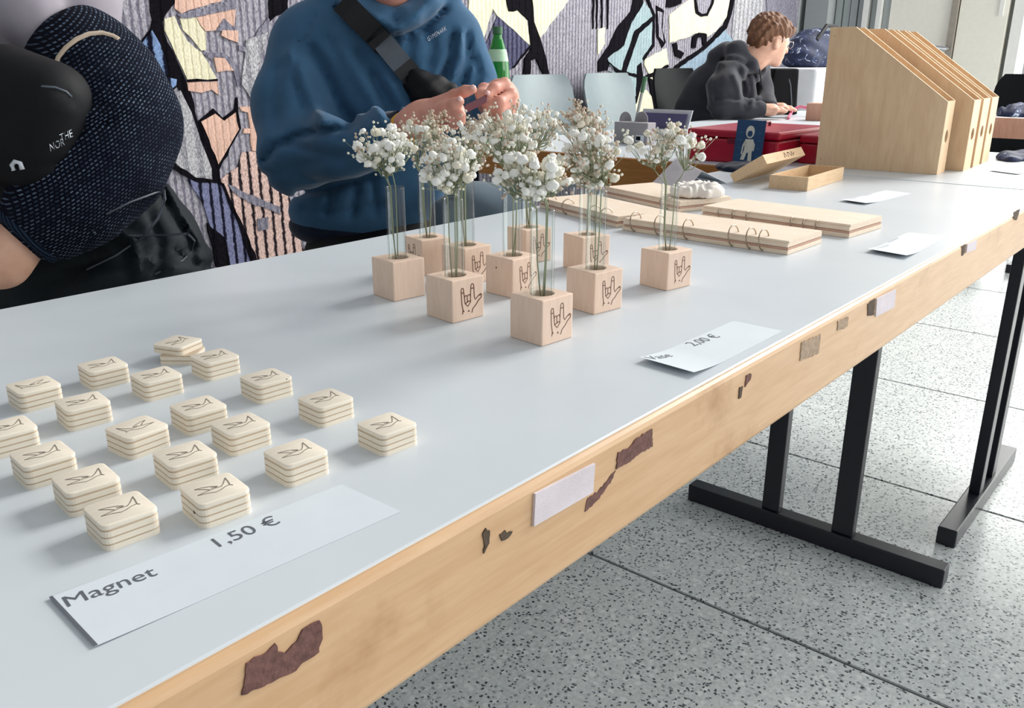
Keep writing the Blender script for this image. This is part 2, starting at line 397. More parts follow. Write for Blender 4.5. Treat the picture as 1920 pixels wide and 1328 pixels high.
M['clear_plastic'] = plain('pale_acrylic', (190, 192, 200), 0.25)
M['chair_grey'] = plain('satin_grey_plastic', (136, 149, 154), 0.35, spec=0.5, var=0.03)
M['chair_black'] = plain('black_plastic', (14, 18, 22), 0.7, spec=0.2, var=0.1)
M['chrome'] = plain('chrome', (190, 192, 196), 0.2, metal=1)
M['rod'] = plain('grey_rod', (150, 152, 148), 0.4)
M['green'] = plain('green_tip', (58, 104, 70), 0.6)
M['yellow'] = plain('yellow_wristband', (232, 176, 30), 0.6)
M['white_cloth'] = cloth('white_cotton', (236, 238, 242), sheen=0.1, var=0.04)
M['tissue'] = plain('white_tissue', (240, 234, 226), 0.9, var=0.03, bump=0.5, bs=60)
M['navy_white'] = None
t = NT('navy_white_pattern'); p = t.pos(); g = t.noise(p, 26, 4, 0.6, 1.0); t.set(t.ramp(g, [(0.5, lin((28, 36, 66))), (0.6, lin((38, 56, 100))), (0.68, lin((210, 218, 230)))]), 0.7); M['navy_white'] = t.m
M['wall_pale'] = plain('pale_plaster', (206, 208, 204), 0.8, var=0.02)
M['wall_grey'] = plain('grey_plaster', (164, 170, 170), 0.8, var=0.03)
M['door_cream'] = plain('cream_door', (240, 237, 224), 0.45, var=0.02)
M['door_edge'] = plain('grey_brown_metal', (156, 148, 136), 0.4)
M['frame_white'] = plain('white_frame', (236, 236, 230), 0.5, var=0.02)
M['bottle_label'] = plain('pale_green_label', (178, 214, 182), 0.6)
M['void'] = plain('dark_inside', (40, 30, 24), 0.9)
M['red_phone'] = plain('dark_red_phone', (96, 24, 44), 0.3)
M['black_rubber'] = plain('black_rubber', (20, 20, 22), 0.7)
# woven wall-hanging materials
def tapestry(name, c1, c2, pitch, thresh=0.5, heather=0.22):
    t = NT(name); p = t.pos(); sp = t.node('ShaderNodeSeparateXYZ'); t.l.new(p, sp.inputs[0])
    ny = t.noise(t.pos((1, 1, 1)), 48, 2); a = t.node('ShaderNodeMath', operation='MULTIPLY_ADD'); a.inputs[1].default_value = pitch * 0.42; t.l.new(ny, a.inputs[0]); t.l.new(sp.outputs[0], a.inputs[2])
    b = t.node('ShaderNodeMath', operation='DIVIDE'); b.inputs[1].default_value = pitch; t.l.new(a.outputs[0], b.inputs[0])
    fr = t.node('ShaderNodeMath', operation='FRACT'); t.l.new(b.outputs[0], fr.inputs[0])
    st = t.ramp(fr.outputs[0], [(0.0, (0, 0, 0, 1)), (0.1, (1, 1, 1, 1)), (thresh, (1, 1, 1, 1)), (min(thresh + 0.14, 0.98), (0, 0, 0, 1))])
    h = t.noise(t.pos((1, 1, 0.6)), 150, 3, 0.75); h2 = t.noise(t.pos(), 9, 2)
    def hv(c): c = lin(c); return t.ramp(h, [(0.36, k(c, 1 - 1.7*heather)), (0.64, k(c, 1 + 1.5*heather))])
    col = t.mix(st, hv(c2), hv(c1)); col = t.mix(0.5, col, t.ramp(h2, [(0.3, (0.72, 0.72, 0.74, 1)), (0.7, (1, 1, 1, 1))]), 'MULTIPLY')
    t.set(col, 0.95, spec=0.05); t.bump(t.mix(0.6, st, h), 0.55, 0.006); return t.m
T = dict(
    grey=tapestry('tapestry_lilac_grey', (166, 163, 172), (122, 119, 132), 0.028, 0.62),
    cream=tapestry('tapestry_cream', (236, 230, 200), (230, 222, 188), 0.03, 0.7, 0.09),
    salmon=tapestry('tapestry_salmon', (226, 188, 170), (220, 180, 160), 0.03, 0.7, 0.09),
    black=tapestry('tapestry_black', (20, 18, 24), (14, 13, 18), 0.05, 0.7, 0.3),
    denim=tapestry('tapestry_denim_stripe', (126, 152, 192), (22, 24, 40), 0.05, 0.55),
    purple=tapestry('tapestry_violet_stripe', (124, 128, 160), (26, 26, 42), 0.04, 0.66),
    pink=tapestry('tapestry_pink_stripe', (216, 186, 176), (40, 34, 40), 0.044, 0.66),
    blue=tapestry('tapestry_pale_blue', (160, 180, 184), (148, 168, 174), 0.03, 0.7, 0.1),
    sky=tapestry('tapestry_sky_blue', (148, 168, 184), (140, 160, 176), 0.05, 0.7, 0.12),
    violet=tapestry('tapestry_dark_violet', (92, 92, 116), (58, 58, 80), 0.034, 0.55),
    pale=tapestry('tapestry_pale_grey', (184, 183, 187), (150, 150, 156), 0.06, 0.6, 0.3),
    ash=tapestry('tapestry_ash_grey', (140, 138, 150), (122, 120, 134), 0.03, 0.6))

# ================================================================== THE SETTING
WY = 3.0; EX = 7.1                             # hanging wall and end wall planes
fl = MB().box((-2.5, -4, -0.06), (9.5, 3.2, -0.004)).build('floor', M['joint'], kind='structure')
sx0, pit, gap = 0.587, 0.757, 0.009
slab = MB().box((gap/2, gap/2, -0.02), (pit - gap/2, 1.9 - gap/2, 0.0)).mesh('slab')
for i in range(-4, 12):
    for j in range(-2, 3):
        x = sx0 + i*pit; y = -0.55 + j*1.9
        if y + 1.9 > 3.26 or x + pit > 9.6: continue
        o = link('slab', slab, M['terrazzo'], fl); o.location = (x, y, 0)
MB().box((-2.5, WY, 0), (EX, WY + 0.15, 3.6)).build('wall_back', M['wall_grey'], kind='structure')
# end wall, made of pillars, a fluted partition and two door leaves
def ey(px_): return atx(px_, HY, EX)[1]
we = MB().box((EX + 0.12, ey(1902), 0), (EX + 0.3, WY + 0.15, 3.6)).build('wall_end', M['wall_pale'], kind='structure')
MB().box((EX - 0.02, ey(1510), 0), (EX + 0.12, WY, 3.6)).build('pillar', M['frame_white'], we)
MB().box((EX - 0.12, ey(1553), 0), (EX + 0.12, ey(1512), 3.6)).build('pillar', M['wall_grey'], we)
for a, b, mt, dx in ((1555, 1566, 'wall_grey', 0.02), (1568, 1580, 'wall_grey', 0.03), (1582, 1594, 'wall_grey', 0.02), (1596, 1607, 'wall_grey', 0.03), (1609, 1618, 'frame_white', -0.03), (1620, 1632, 'wall_grey', 0.03), (1634, 1642, 'frame_white', -0.03), (1643, 1655, 'wall_grey', 0.02)):
    MB().box((EX + dx, ey(b), 0), (EX + 0.13, ey(a), 3.6)).build('fluted_panel', M[mt], we)
d1 = MB().box((EX, ey(1770), 0.01), (EX + 0.06, ey(1657), 2.9)).build('door_1', M['door_cream'], kind='structure')
MB().box((EX - 0.03, ey(1783), 0.01), (EX + 0.06, ey(1771), 2.9)).build('door_edge', M['door_edge'], d1)
hz = atx(1760, 92, EX)[2]
h_ = MB(); h_.tube([(EX - 0.03, ey(1777), hz), (EX - 0.09, ey(1777), hz), (EX - 0.09, ey(1757), hz + 0.01), (EX - 0.09, ey(1750), hz)], 0.014); h_.build('door_handle', M['chrome'], d1, smooth='auto')
d2 = MB().box((EX, ey(1874), 0.01), (EX + 0.06, ey(1785), 2.9)).build('door_2', M['door_cream'], kind='structure')
MB().box((EX - 0.012, ey(1866), 1.3), (EX, ey(1858), 1.6)).build('door_plate', M['frame_white'], d2)
# window beside the doors
wf = MB()
y0w, y1w = -3.8, ey(1877)
for ya in (y1w - 0.09, 0.2, -1.2, -2.6, y0w): wf.box((EX + 0.02, ya, 0.12), (EX + 0.12, ya + 0.07, 3.5))
for za in (0.05, 3.45): wf.box((EX + 0.02, y0w, za), (EX + 0.12, y1w - 0.0, za + 0.1))
win = wf.build('window_1', M['frame_white'], kind='structure')
for ya, yb in ((y0w + 0.07, -2.6), (-2.53, -1.2), (-1.13, 0.2), (0.27, y1w - 0.09)):
    MB().box((EX + 0.06, ya, 0.15), (EX + 0.075, yb, 3.45)).build('pane', M['glass'], win)

# ------------------------------------------------------------------ wall hanging
tp = thing('wall_hanging', 'large woven abstract wall hanging in grey, black, cream, salmon and blue', 'tapestry', (2.5, WY, 1.4))
MB().box((-1.2, WY - 0.016, 0.02), (EX - 0.18, WY - 0.001, 3.3)).build('ground_weave', T['grey'], tp)
Z8 = lambda x, y: (200 + x / 2.656, y / 2.656)
Z4 = lambda x, y: (900 + x / 2.909, y / 2.909)
LAY = [0]
def patch(col, pts, z=None, lay=0):
    LAY[0] += 1
    q = [z(*p_) if z else p_ for p_ in pts]
    w3 = [aty(x, y, WY - 0.016) for x, y in q]
    n = 3 if len(w3) < 40 else 1
    out = []                                   # ragged woven outline
    for i in range(len(w3)):
        a, b = w3[i], w3[(i+1) % len(w3)]; L = np.linalg.norm(b - a); kk = max(1, min(14, int(L / 0.03)))
        for j in range(kk):
            pnt = a + (b - a) * j / kk
            if j: pnt = pnt + np.array([random.uniform(-.004, .004), 0, random.uniform(-.004, .004)])
            out.append(pnt)
    MB().prism(out, (0, -0.004 - 0.0025*lay - 0.00004*LAY[0], 0)).build('woven_patch', T[col], tp)
# left field, extended beyond the frame so that it goes on behind the people
patch('cream', [(-300, -160), (60, -170), (40, 120), (-260, 200)]); patch('denim', [(-300, 210), (0, 160), (120, 480), (-200, 560)])
patch('black', [(185,-300),(350,-300),(350,0),(290,75),(275,110),(300,210),(370,350),(420,470),(450,600),(520,750),(560,850),(565,905),(530,905),(520,830),(470,700),(430,600),(400,510),(350,430),(305,470),(290,440),(240,400),(150,240),(215,145),(225,100),(215,60)], Z8)
patch('denim', [(152,245),(222,150),(262,220),(296,330),(300,372),(276,430),(232,378)], Z8, 1)
patch('denim', [(300,385),(345,395),(342,425),(306,455)], Z8, 1)
patch('pale', [(310,470),(365,450),(420,560),(470,720),(520,840),(520,890),(450,890),(380,850),(300,760)], Z8)
patch('black', [(300,770),(320,775),(345,825),(440,885),(560,900),(560,915),(440,905),(330,840)], Z8, 1)
patch('cream', [(285,95),(335,80),(360,140),(400,205),(470,262),(500,310),(548,397),(402,402),(370,330),(320,220),(285,150)], Z8)
patch('cream', [(362,90),(440,84),(490,165),(492,250),(468,252),(420,190),(378,150)], Z8)
patch('salmon', [(335,42),(352,-60),(640,-60),(560,10),(370,68)], Z8)
patch('ash', [(345,72),(560,18),(640,-10),(640,40),(560,60),(370,92)], Z8, 1)
patch('salmon', [(445,86),(600,38),(640,52),(632,135),(600,110),(580,92),(540,152),(490,155),(462,122)], Z8)
patch('ash', [(540,152),(580,92),(632,140),(650,155),(570,155)], Z8, 1)
patch('salmon', [(572,150),(650,152),(650,212),(604,196),(566,176)], Z8, 1)
patch('salmon', [(530,286),(580,288),(612,312),(630,352),(548,360)], Z8)
patch('ash', [(470,262),(580,262),(650,330),(660,430),(648,430),(630,350),(580,285),(530,282),(520,300)], Z8)
patch('salmon', [(396,408),(548,402),(556,474),(520,446),(470,462),(404,452)], Z8)
patch('black', [(400,396),(548,392),(548,404),(400,410)], Z8, 1)
patch('black', [(452,604),(528,540),(576,588),(632,545),(640,485),(650,485),(653,560),(667,640),(560,845),(545,828)], Z8)
patch('salmon', [(466,606),(536,566),(580,602),(638,560),(654,644),(552,818)], Z8, 1)
patch('salmon', [(658,532),(712,530),(742,610),(770,752),(722,752),(712,664),(676,664),(680,640),(712,640),(700,560),(668,552)], Z8)
patch('pink', [(560,900),(650,832),(670,760),(772,757),(800,830),(900,960),(980,1250),(980,1420),(760,1420),(700,1180),(650,1100),(604,1000)], Z8)
patch('ash', [(600,918),(700,965),(860,1030),(860,1068),(700,1005),(620,950)], Z8, 1)
patch('ash', [(745,1090),(800,1080),(800,1140),(750,1150)], Z8, 1)
patch('black', [(560,905),(580,915),(660,1090),(760,1330),(725,1330),(650,1110),(600,1010)], Z8, 1)
patch('purple', [(400,892),(562,912),(606,1005),(655,1105),(735,1330),(600,1420),(510,1120),(470,1000)], Z8)
patch('black', [(496,1110),(582,1182),(612,1330),(540,1330)], Z8, 1)
patch('ash', [(655,225),(690,235),(800,90),(815,100),(700,262),(655,250)], Z8)
patch('black', [(808,-200),(900,-200),(900,60),(840,80),(806,110)], Z8)
patch('pale', [(690,200),(800,160),(760,300),(745,420),(730,520),(670,420)], Z8)
patch('cream', [(560, -150), (700, -170), (690, -20), (600, -10)]); patch('black', [(720, -160), (760, -160), (800, 10), (770, 10)])
# right field
patch('cream', [(880,-120),(908,-120),(922,20),(917,34),(890,130),(876,120)])
patch('violet', [(0,312),(92,88),(272,252),(250,290),(172,368),(120,420),(0,420)], Z4)
patch('cream', [(38,-60),(130,-60),(150,58),(200,54),(252,112),(274,252),(190,172),(92,88),(60,40)], Z4)
patch('cream', [(270,-60),(500,-60),(480,0),(400,110),(322,212),(298,160),(272,60)], Z4)
patch('black', [(122,-100),(272,-100),(290,120),(322,205),(350,300),(372,404),(340,404),(300,320),(272,330),(270,404),(232,404),(238,320),(272,270),(262,112),(200,56),(150,62)], Z4, 1)
patch('black', [(170,368),(270,245),(272,258),(180,372)], Z4, 1)
for x in (612, 632, 658, 690): patch('black', [(x,-40),(x+8,-40),(x+6,150),(x,160)], Z4)
patch('cream', [(640,160),(680,150),(676,240),(640,300)], Z4)
patch('black', [(640,335),(700,250),(740,160),(820,60),(848,-100),(900,-100),(882,40),(822,122),(782,242),(722,302),(692,384),(640,392)], Z4)
patch('blue', [(692,318),(782,250),(822,128),(890,10),(946,80),(942,250),(884,330),(852,412),(762,402),(702,352)], Z4)
patch('black', [(760,402),(800,280),(838,168),(938,88),(946,108),(864,182),(832,270),(790,402)], Z4, 1)
patch('black', [(688,332),(752,380),(852,408),(852,424),(742,396)], Z4, 1)
patch('black', [(890,-40),(904,-40),(950,80),(946,250),(890,330),(880,320),(934,240),(936,84)], Z4, 1)
patch('blue', [(690,384),(852,424),(850,560),(800,640),(776,640),(790,520),(740,410)], Z4)
patch('black', [(852,360),(874,340),(884,420),(850,560),(800,640),(784,640),(846,520)], Z4, 1)
patch('black', [(1024,-60),(1110,-60),(1094,20),(1034,42),(1010,40)], Z4)
patch('cream', [(1030,82),(1160,-20),(1362,-20),(1342,92),(1282,172),(1232,202),(1182,182),(1102,212),(1030,234)], Z4)
patch('black', [(1158,-20),(1276,-20),(1268,20),(1236,88),(1200,92),(1170,72)], Z4, 1)
patch('grey', [(1172,-20),(1256,-20),(1250,20),(1226,72),(1204,76),(1184,62)], Z4, 2)
patch('black', [(958,30),(1000,60),(990,160),(1010,230),(990,262),(960,200)], Z4); patch('grey', [(962,60),(990,70),(984,150),(996,230),(970,200)], Z4, 1)
patch('sky', [(1080,356),(1200,292),(1332,158),(1380,230),(1290,330),(1230,420),(1080,380)], Z4)
patch('black', [(1016,400),(1078,348),(1220,248),(1322,140),(1352,60),(1376,-60),(1392,-60),(1368,70),(1342,152),(1230,262),(1090,362),(1022,416)], Z4, 1)
patch('black', [(1150,262),(1156,200),(1186,178),(1232,186),(1230,236),(1212,250),(1206,204),(1180,206),(1172,262)], Z4, 1)
patch('black', [(1046,240),(1068,232),(1072,270),(1108,290),(1092,320),(1060,306)], Z4, 1)
patch('cream', [(894,322),(1012,264),(1024,352),(922,412),(892,352)], Z4)
patch('black', [(900,414),(1020,352),(1026,366),(918,426)], Z4, 1)
patch('cream', [(922,424),(996,398),(990,540),(952,520)], Z4)
patch('cream', [(850,504),(904,490),(962,572),(1000,700),(780,700),(830,580)], Z4)
patch('black', [(912,424),(932,430),(950,500),(968,560),(992,500),(998,520),(984,612),(944,604),(926,500)], Z4, 1)
patch('pale', [(1392,-60),(1560,-60),(1520,120),(1540,330),(1400,330),(1370,200)], Z4)
patch('ash', [(1560,-60),(1720,-60),(1724,420),(1560,330)], Z4)

# upper field of the hanging, above the picture
rw = random.Random(21)
def wpatch(col, pts, lay=0):
    LAY[0] += 1; MB().prism([(x, WY - 0.016, z) for x, z in pts], (0, -0.004 - 0.0025*lay - 0.00004*LAY[0], 0)).build('woven_patch', T[col], tp)
cols = ['cream', 'salmon', 'denim', 'pink', 'purple', 'blue', 'violet', 'pale', 'ash', 'sky', 'cream', 'pink']
for i in range(11):
    for j in range(3):
        cx_, cz_ = -0.9 + 0.72*i + rw.uniform(-.12, .12), 1.78 + 0.5*j + rw.uniform(-.06, .06)
        n_ = rw.randint(4, 6); wp = [(cx_ + rw.uniform(.2, .33)*math.cos(6.283*q/n_ + .4), cz_ + rw.uniform(.15, .24)*math.sin(6.283*q/n_ + .4)) for q in range(n_)]
        wpatch('black', [(cx_ + (x - cx_)*1.14, cz_ + (z - cz_)*1.14) for x, z in wp]); wpatch(cols[(i*5 + j*7) % 12], wp, 1)
    x0 = -0.55 + 0.72*i; wpatch('black', [(x0, 1.5), (x0 + .07, 1.5), (x0 + .2, 2.4), (x0 + .1, 3.25), (x0 + .04, 3.25), (x0 + .13, 2.4)])

# ================================================================== TABLES
YF, YB, TX0, TX1 = 0.313, 1.012, -0.45, 2.071
def leg_frame(parent, c, along, posts, foot, ztop, name='leg_frame'):
    """inverted T frame: foot beam along an axis, two flat posts"""
    g = MB(); s = 0.02
    if along == 'y': g.box((c - s, foot[0], 0), (c + s, foot[1], 0.042))
    else: g.box((foot[0], c - s, 0), (foot[1], c + s, 0.042))
    fo = g.build(name, M['black_steel'], parent, bevel=0.003)
    for a, b in posts:
        g = MB()
        if along == 'y': g.box((c - 0.012, a, 0.042), (c + 0.012, b, ztop))
        else: g.box((a, c - 0.012, 0.042), (b, c + 0.012, ztop))
        g.build('post', M['black_steel'], fo, bevel=0.002)
    return fo
main = thing('display_table', 'long white-topped folding table with worn beech edge holding the wooden goods', 'table', (0.8, 0.66, 0))
MB().box((TX0 + 0.012, YF + 0.004, TZ - 0.028), (TX1, YB - 0.004, TZ)).build('table_top', M['laminate'], main, bevel=0.0015)
fb = MB().box((TX0, YF - 0.002, TZ - 0.083), (TX1, YF + 0.022, TZ - 0.0012)).build('edge_board', M['beech'], main, bevel=0.0045)
MB().box((TX0, YB - 0.022, TZ - 0.083), (TX1, YB + 0.002, TZ - 0.0012)).build('edge_board', M['beech'], main, bevel=0.0045)
MB().box((TX0 - 0.002, YF + 0.023, TZ - 0.083), (TX0 + 0.018, YB - 0.023, TZ - 0.0012)).build('edge_board', M['beech'], main, bevel=0.004)
leg_frame(main, 1.712, 'y', ((0.50, 0.545), (0.665, 0.705)), (0.312, 0.888), TZ - 0.03)
leg_frame(main, -0.15, 'y', ((0.50, 0.545), (0.665, 0.705)), (0.312, 0.888), TZ - 0.03)
def marks(name, mat, pts, th=0.0008):
    c3 = [aty(x, y, YF - 0.002) for x, y in pts]; w3 = []
    for a, b in zip(c3, c3[1:] + c3[:1]):
        kk = max(1, int(np.linalg.norm(b - a)/0.0022)) if 'tape_res' in name or 'scuff' in name else 1
        for q in range(kk): w3.append(a + (b - a)*q/kk + (np.array([random.gauss(0, .0005), 0, random.gauss(0, .0005)]) if q else 0))
    return MB().prism(w3, (0, -th, 0)).build(name, M[mat], fb)
marks('hook_tape', 'velcro', [(1000,925),(1112,868),(1108,922),(997,986)], 0.002)
marks('tape_residue', 'residue', [(461,1243),(500,1222),(515,1206),(520,1222),(534,1224),(556,1202),(566,1180),(598,1163),(603,1190),(597,1222),(570,1240),(545,1262),(500,1282),(452,1303)])
marks('tape_residue', 'residue', [(1158,848),(1180,838),(1192,822),(1222,804),(1222,838),(1204,846),(1180,866),(1154,880)])
marks('tape_residue', 'residue', [(1101,935),(1122,920),(1140,898),(1154,882),(1146,900),(1124,934),(1104,952),(1096,960)], 0.0005)
marks('scuff_mark', 'mark', [(904,1000),(910,990),(917,994),(916,1018),(906,1038)]); marks('scuff_mark', 'mark', [(936,1002),(946,994),(950,1000),(960,996),(952,1008),(940,1014)])
marks('tape_residue', 'residue_grey', [(1502,642),(1538,627),(1534,662),(1499,677)])
marks('hook_tape', 'velcro', [(1642,560),(1678,542),(1675,576),(1640,594)], 0.0015); marks('scuff_mark', 'mark', [(1626,570),(1640,560),(1638,590),(1626,592)])
marks('tape_residue', 'residue_grey', [(1570,602),(1590,594),(1588,612),(1569,620)])
marks('hook_tape', 'velcro', [(1812,458),(1830,450),(1828,468),(1810,474)], 0.0015); marks('scuff_mark', 'mark', [(1803,462),(1810,458),(1808,474),(1803,480)])
marks('scuff_mark', 'mark', [(1900,398),(1912,392),(1906,412),(1900,412)])
marks('scuff_mark', 'residue', [(1398,704),(1408,701),(1406,712),(1396,726)]); marks('scuff_mark', 'mark', [(1386,726),(1392,724),(1388,746),(1384,748)])
# second white table set crosswise behind the seam
cross = thing('cross_table', 'white-topped table set crosswise beyond the seam under the file holders', 'table', (2.5, 0.3, 0))
MB().box((2.082, -0.45, TZ - 0.028), (2.9, 1.012, TZ)).build('table_top', M['laminate'], cross, bevel=0.0015)
for lo, hi in (((2.876, -0.452, TZ - 0.083), (2.902, 1.012, TZ - 0.001)), ((2.08, -0.454, TZ - 0.083), (2.874, -0.43, TZ - 0.001))): MB().box(lo, hi).build('edge_board', M['beech'], cross, bevel=0.004)
leg_frame(cross, 0.355, 'x', ((2.085, 2.125), (2.205, 2.245)), (1.872, 2.437), TZ - 0.03)
# third table running behind
back = thing('back_table', 'white-topped table with orange-brown edge behind the flower vases', 'table', (3.0, 1.45, 0))
MB().box((2.075, 1.02, TZ - 0.028), (4.7, 1.96, TZ)).build('table_top', M['laminate'], back, bevel=0.0015)
for lo, hi in (((2.062, 1.02, TZ - 0.085), (2.0745, 1.962, TZ - 0.001)), ((2.0755, 1.945, TZ - 0.085), (4.7, 1.962, TZ - 0.03)), ((2.0755, 1.021, TZ - 0.085), (4.7, 1.035, TZ - 0.03))): MB().box(lo, hi).build('edge_board', M['orange_wood'], back, bevel=0.003)
leg_frame(back, 2.5, 'y', ((1.30, 1.34), (1.5, 1.54)), (1.12, 1.74), TZ - 0.03); leg_frame(back, 4.1, 'y', ((1.30, 1.34), (1.5, 1.54)), (1.12, 1.74), TZ - 0.03)

# ================================================================== MAGNETS
MS, MHH = 0.0315, 0.0158
def rounded(sz, r, n=4):
    out = []
    for cx_, cy_, a0 in ((sz/2 - r, sz/2 - r, 0), (-sz/2 + r, sz/2 - r, 90), (-sz/2 + r, -sz/2 + r, 180), (sz/2 - r, -sz/2 + r, 270)):
        for i in range(n + 1):
            a = math.radians(a0 + 90*i/n); out.append((cx_ + r*math.cos(a), cy_ + r*math.sin(a)))
    return out
bird = [[(-.42,-.10),(-.25,-.06),(-.10,-.04),(.02,-.02)], [(-.36,.18),(-.2,.16),(-.04,.10),(.08,.02)], [(-.36,.18),(-.22,.08),(-.12,-.02)], [(-.42,-.10),(-.2,-.14),(-.05,-.2),(.06,-.17)],
        [(.02,-.02),(.14,-.04),(.24,.06),(.38,.26)], [(.38,.26),(.36,.1),(.32,-.08),(.36,-.14)], [(.06,-.17),(.2,-.10),(.32,-.08)], [(-.06,.04),(.04,.0),(.08,.02)]]
def make_magnet(name, label, loc, rz, mirror=False, offset=False, grp='bird magnets laid out on the white table'):
    root = thing(name, label, 'magnet', loc, rz, grp)
    hl, hd = MHH*0.82/4, MHH*0.18/3; z0 = 0
    for i in range(7):
        dark = i % 2 == 1; h = hd if dark else hl
        g = MB(); s = MS - (0.0011 if dark else 0)
        q = rounded(s, 0.0042)
        if offset and i < 4: q = [(x*math.cos(.35) - y*math.sin(.35) - 0.002, x*math.sin(.35) + y*math.cos(.35) - 0.006) for x, y in q]
        g.prism([(x, y, z0) for x, y in q], (0, 0, h)); g.build('veneer_layer', M['ply_dark' if dark else 'ply'], root, local=True, bevel=0 if i < 6 else 0.0008, smooth='auto' if i == 6 else False)
        z0 += h
    g = MB(); sg = -1 if mirror else 1
    for st in bird: g.ribbon([(sg*x*MS*0.86, y*MS*0.95, MHH) for x, y in st], 0.00055, (0, 0, 1))
    g.ball((0.001*sg, -0.0005, MHH), (0.0009, 0.0009, 0.0003), 1)
    g.build('bird_engraving', M['pencil_line'], root, local=True, label='thin grey burnt drawing of a flying bird')
    return root
mags = [((333,640),20,0,'pale wooden bird magnet in the farthest corner, its lower layers askew'),
 ((402,667),-3,0,'pale wooden bird magnet just in front of the askew farthest one'),
 ((192,683),-4,0,'pale wooden bird magnet at the back left, second in the rearmost row'),
 ((292,702),-4,0,'pale wooden bird magnet to the left of and before the two farthest'),
 ((62,721),-2,1,'pale wooden bird magnet at the far left end of the rearmost row'),
 ((498,706),-4,0,'pale wooden bird magnet with a dark nick on its front upper edge'),
 ((154,752),-6,0,'pale wooden bird magnet in the second row, behind the one cut off by the frame'),
 ((371,760),-4,0,'pale wooden bird magnet in the centre, right behind another touching it'),
 ((610,746),-3,0,'pale wooden bird magnet on the right side, behind the rightmost one'),
 ((12,800),-4,0,'pale wooden bird magnet cut off by the left edge of the picture'),
 ((256,800),4,1,'pale wooden bird magnet in the middle with smooth front and layered left side'),
 ((450,794),-4,0,'pale wooden bird magnet in front of the one at the group centre'),
 ((725,794),-4,0,'pale wooden bird magnet standing rightmost of all, nearest the vases'),
 ((79,850),-4,0,'pale wooden bird magnet at left, one row in front of the cut-off one'),
 ((346,850),-6,0,'pale wooden bird magnet directly behind the one with a small dark knot'),
 ((554,846),-4,0,'pale wooden bird magnet above the right end of the 1,50 euro label'),
 ((160,896),-6,0,'pale wooden bird magnet touching the rear of the frontmost one'),
 ((402,915),-7,0,'pale wooden bird magnet with a small dark knot, beside the printed price'),
 ((225,952),-5,0,'pale wooden bird magnet nearest the viewer, above the printed word Magnet')]
for i, (pp, a, mir, lab) in enumerate(mags):
    w_ = at(*pp, TZ + MHH)
    r_ = make_magnet('bird_magnet', lab, (w_[0], w_[1], TZ), math.radians(a), bool(mir), i == 0)
    if i == 5: MB().ball((0.0095, -MS/2 + 0.0006, MHH - 0.0008), (0.0018, 0.0008, 0.0007), 1).build('nick', M['mark'], r_, local=True)
    if i == 17: MB().ball((-MS/2, -0.006, 0.008), (0.0005, 0.0011, 0.0012), 1).build('knot', M['mark'], r_, local=True)

# ================================================================== VASES
hand = [[(-.30,-.42),(-.28,-.30),(-.32,-.10),(-.33,.12),(-.34,.30),(-.31,.36),(-.26,.35),(-.25,.28),(-.22,.06)],
        [(-.22,.06),(-.19,.12),(-.14,.12),(-.12,.05),(-.09,.12),(-.03,.13),(0,.06)],
        [(-.22,.06),(-.20,-.12),(-.10,-.22),(.0,-.10),(0,.06)], [(-.12,.05),(-.11,-.10)], [(-.20,-.12),(-.05,-.06),(.0,-.08)],
        [(0,.06),(.02,.38),(.06,.44),(.11,.42),(.13,.34),(.14,.02)], [(.03,.30),(.11,.30)], [(-.33,.22),(-.25,.22)],
        [(.14,.02),(.18,-.06),(.27,.02),(.38,.08),(.42,.04),(.40,-.03),(.30,-.10),(.20,-.22),(.08,-.32),(.04,-.44)],
        [(-.28,-.30),(-.24,-.36)], [(-.08,-.34),(-.04,-.38),(-.10,-.37)], [(.38,.08),(.35,.02)]]
CS = 0.043
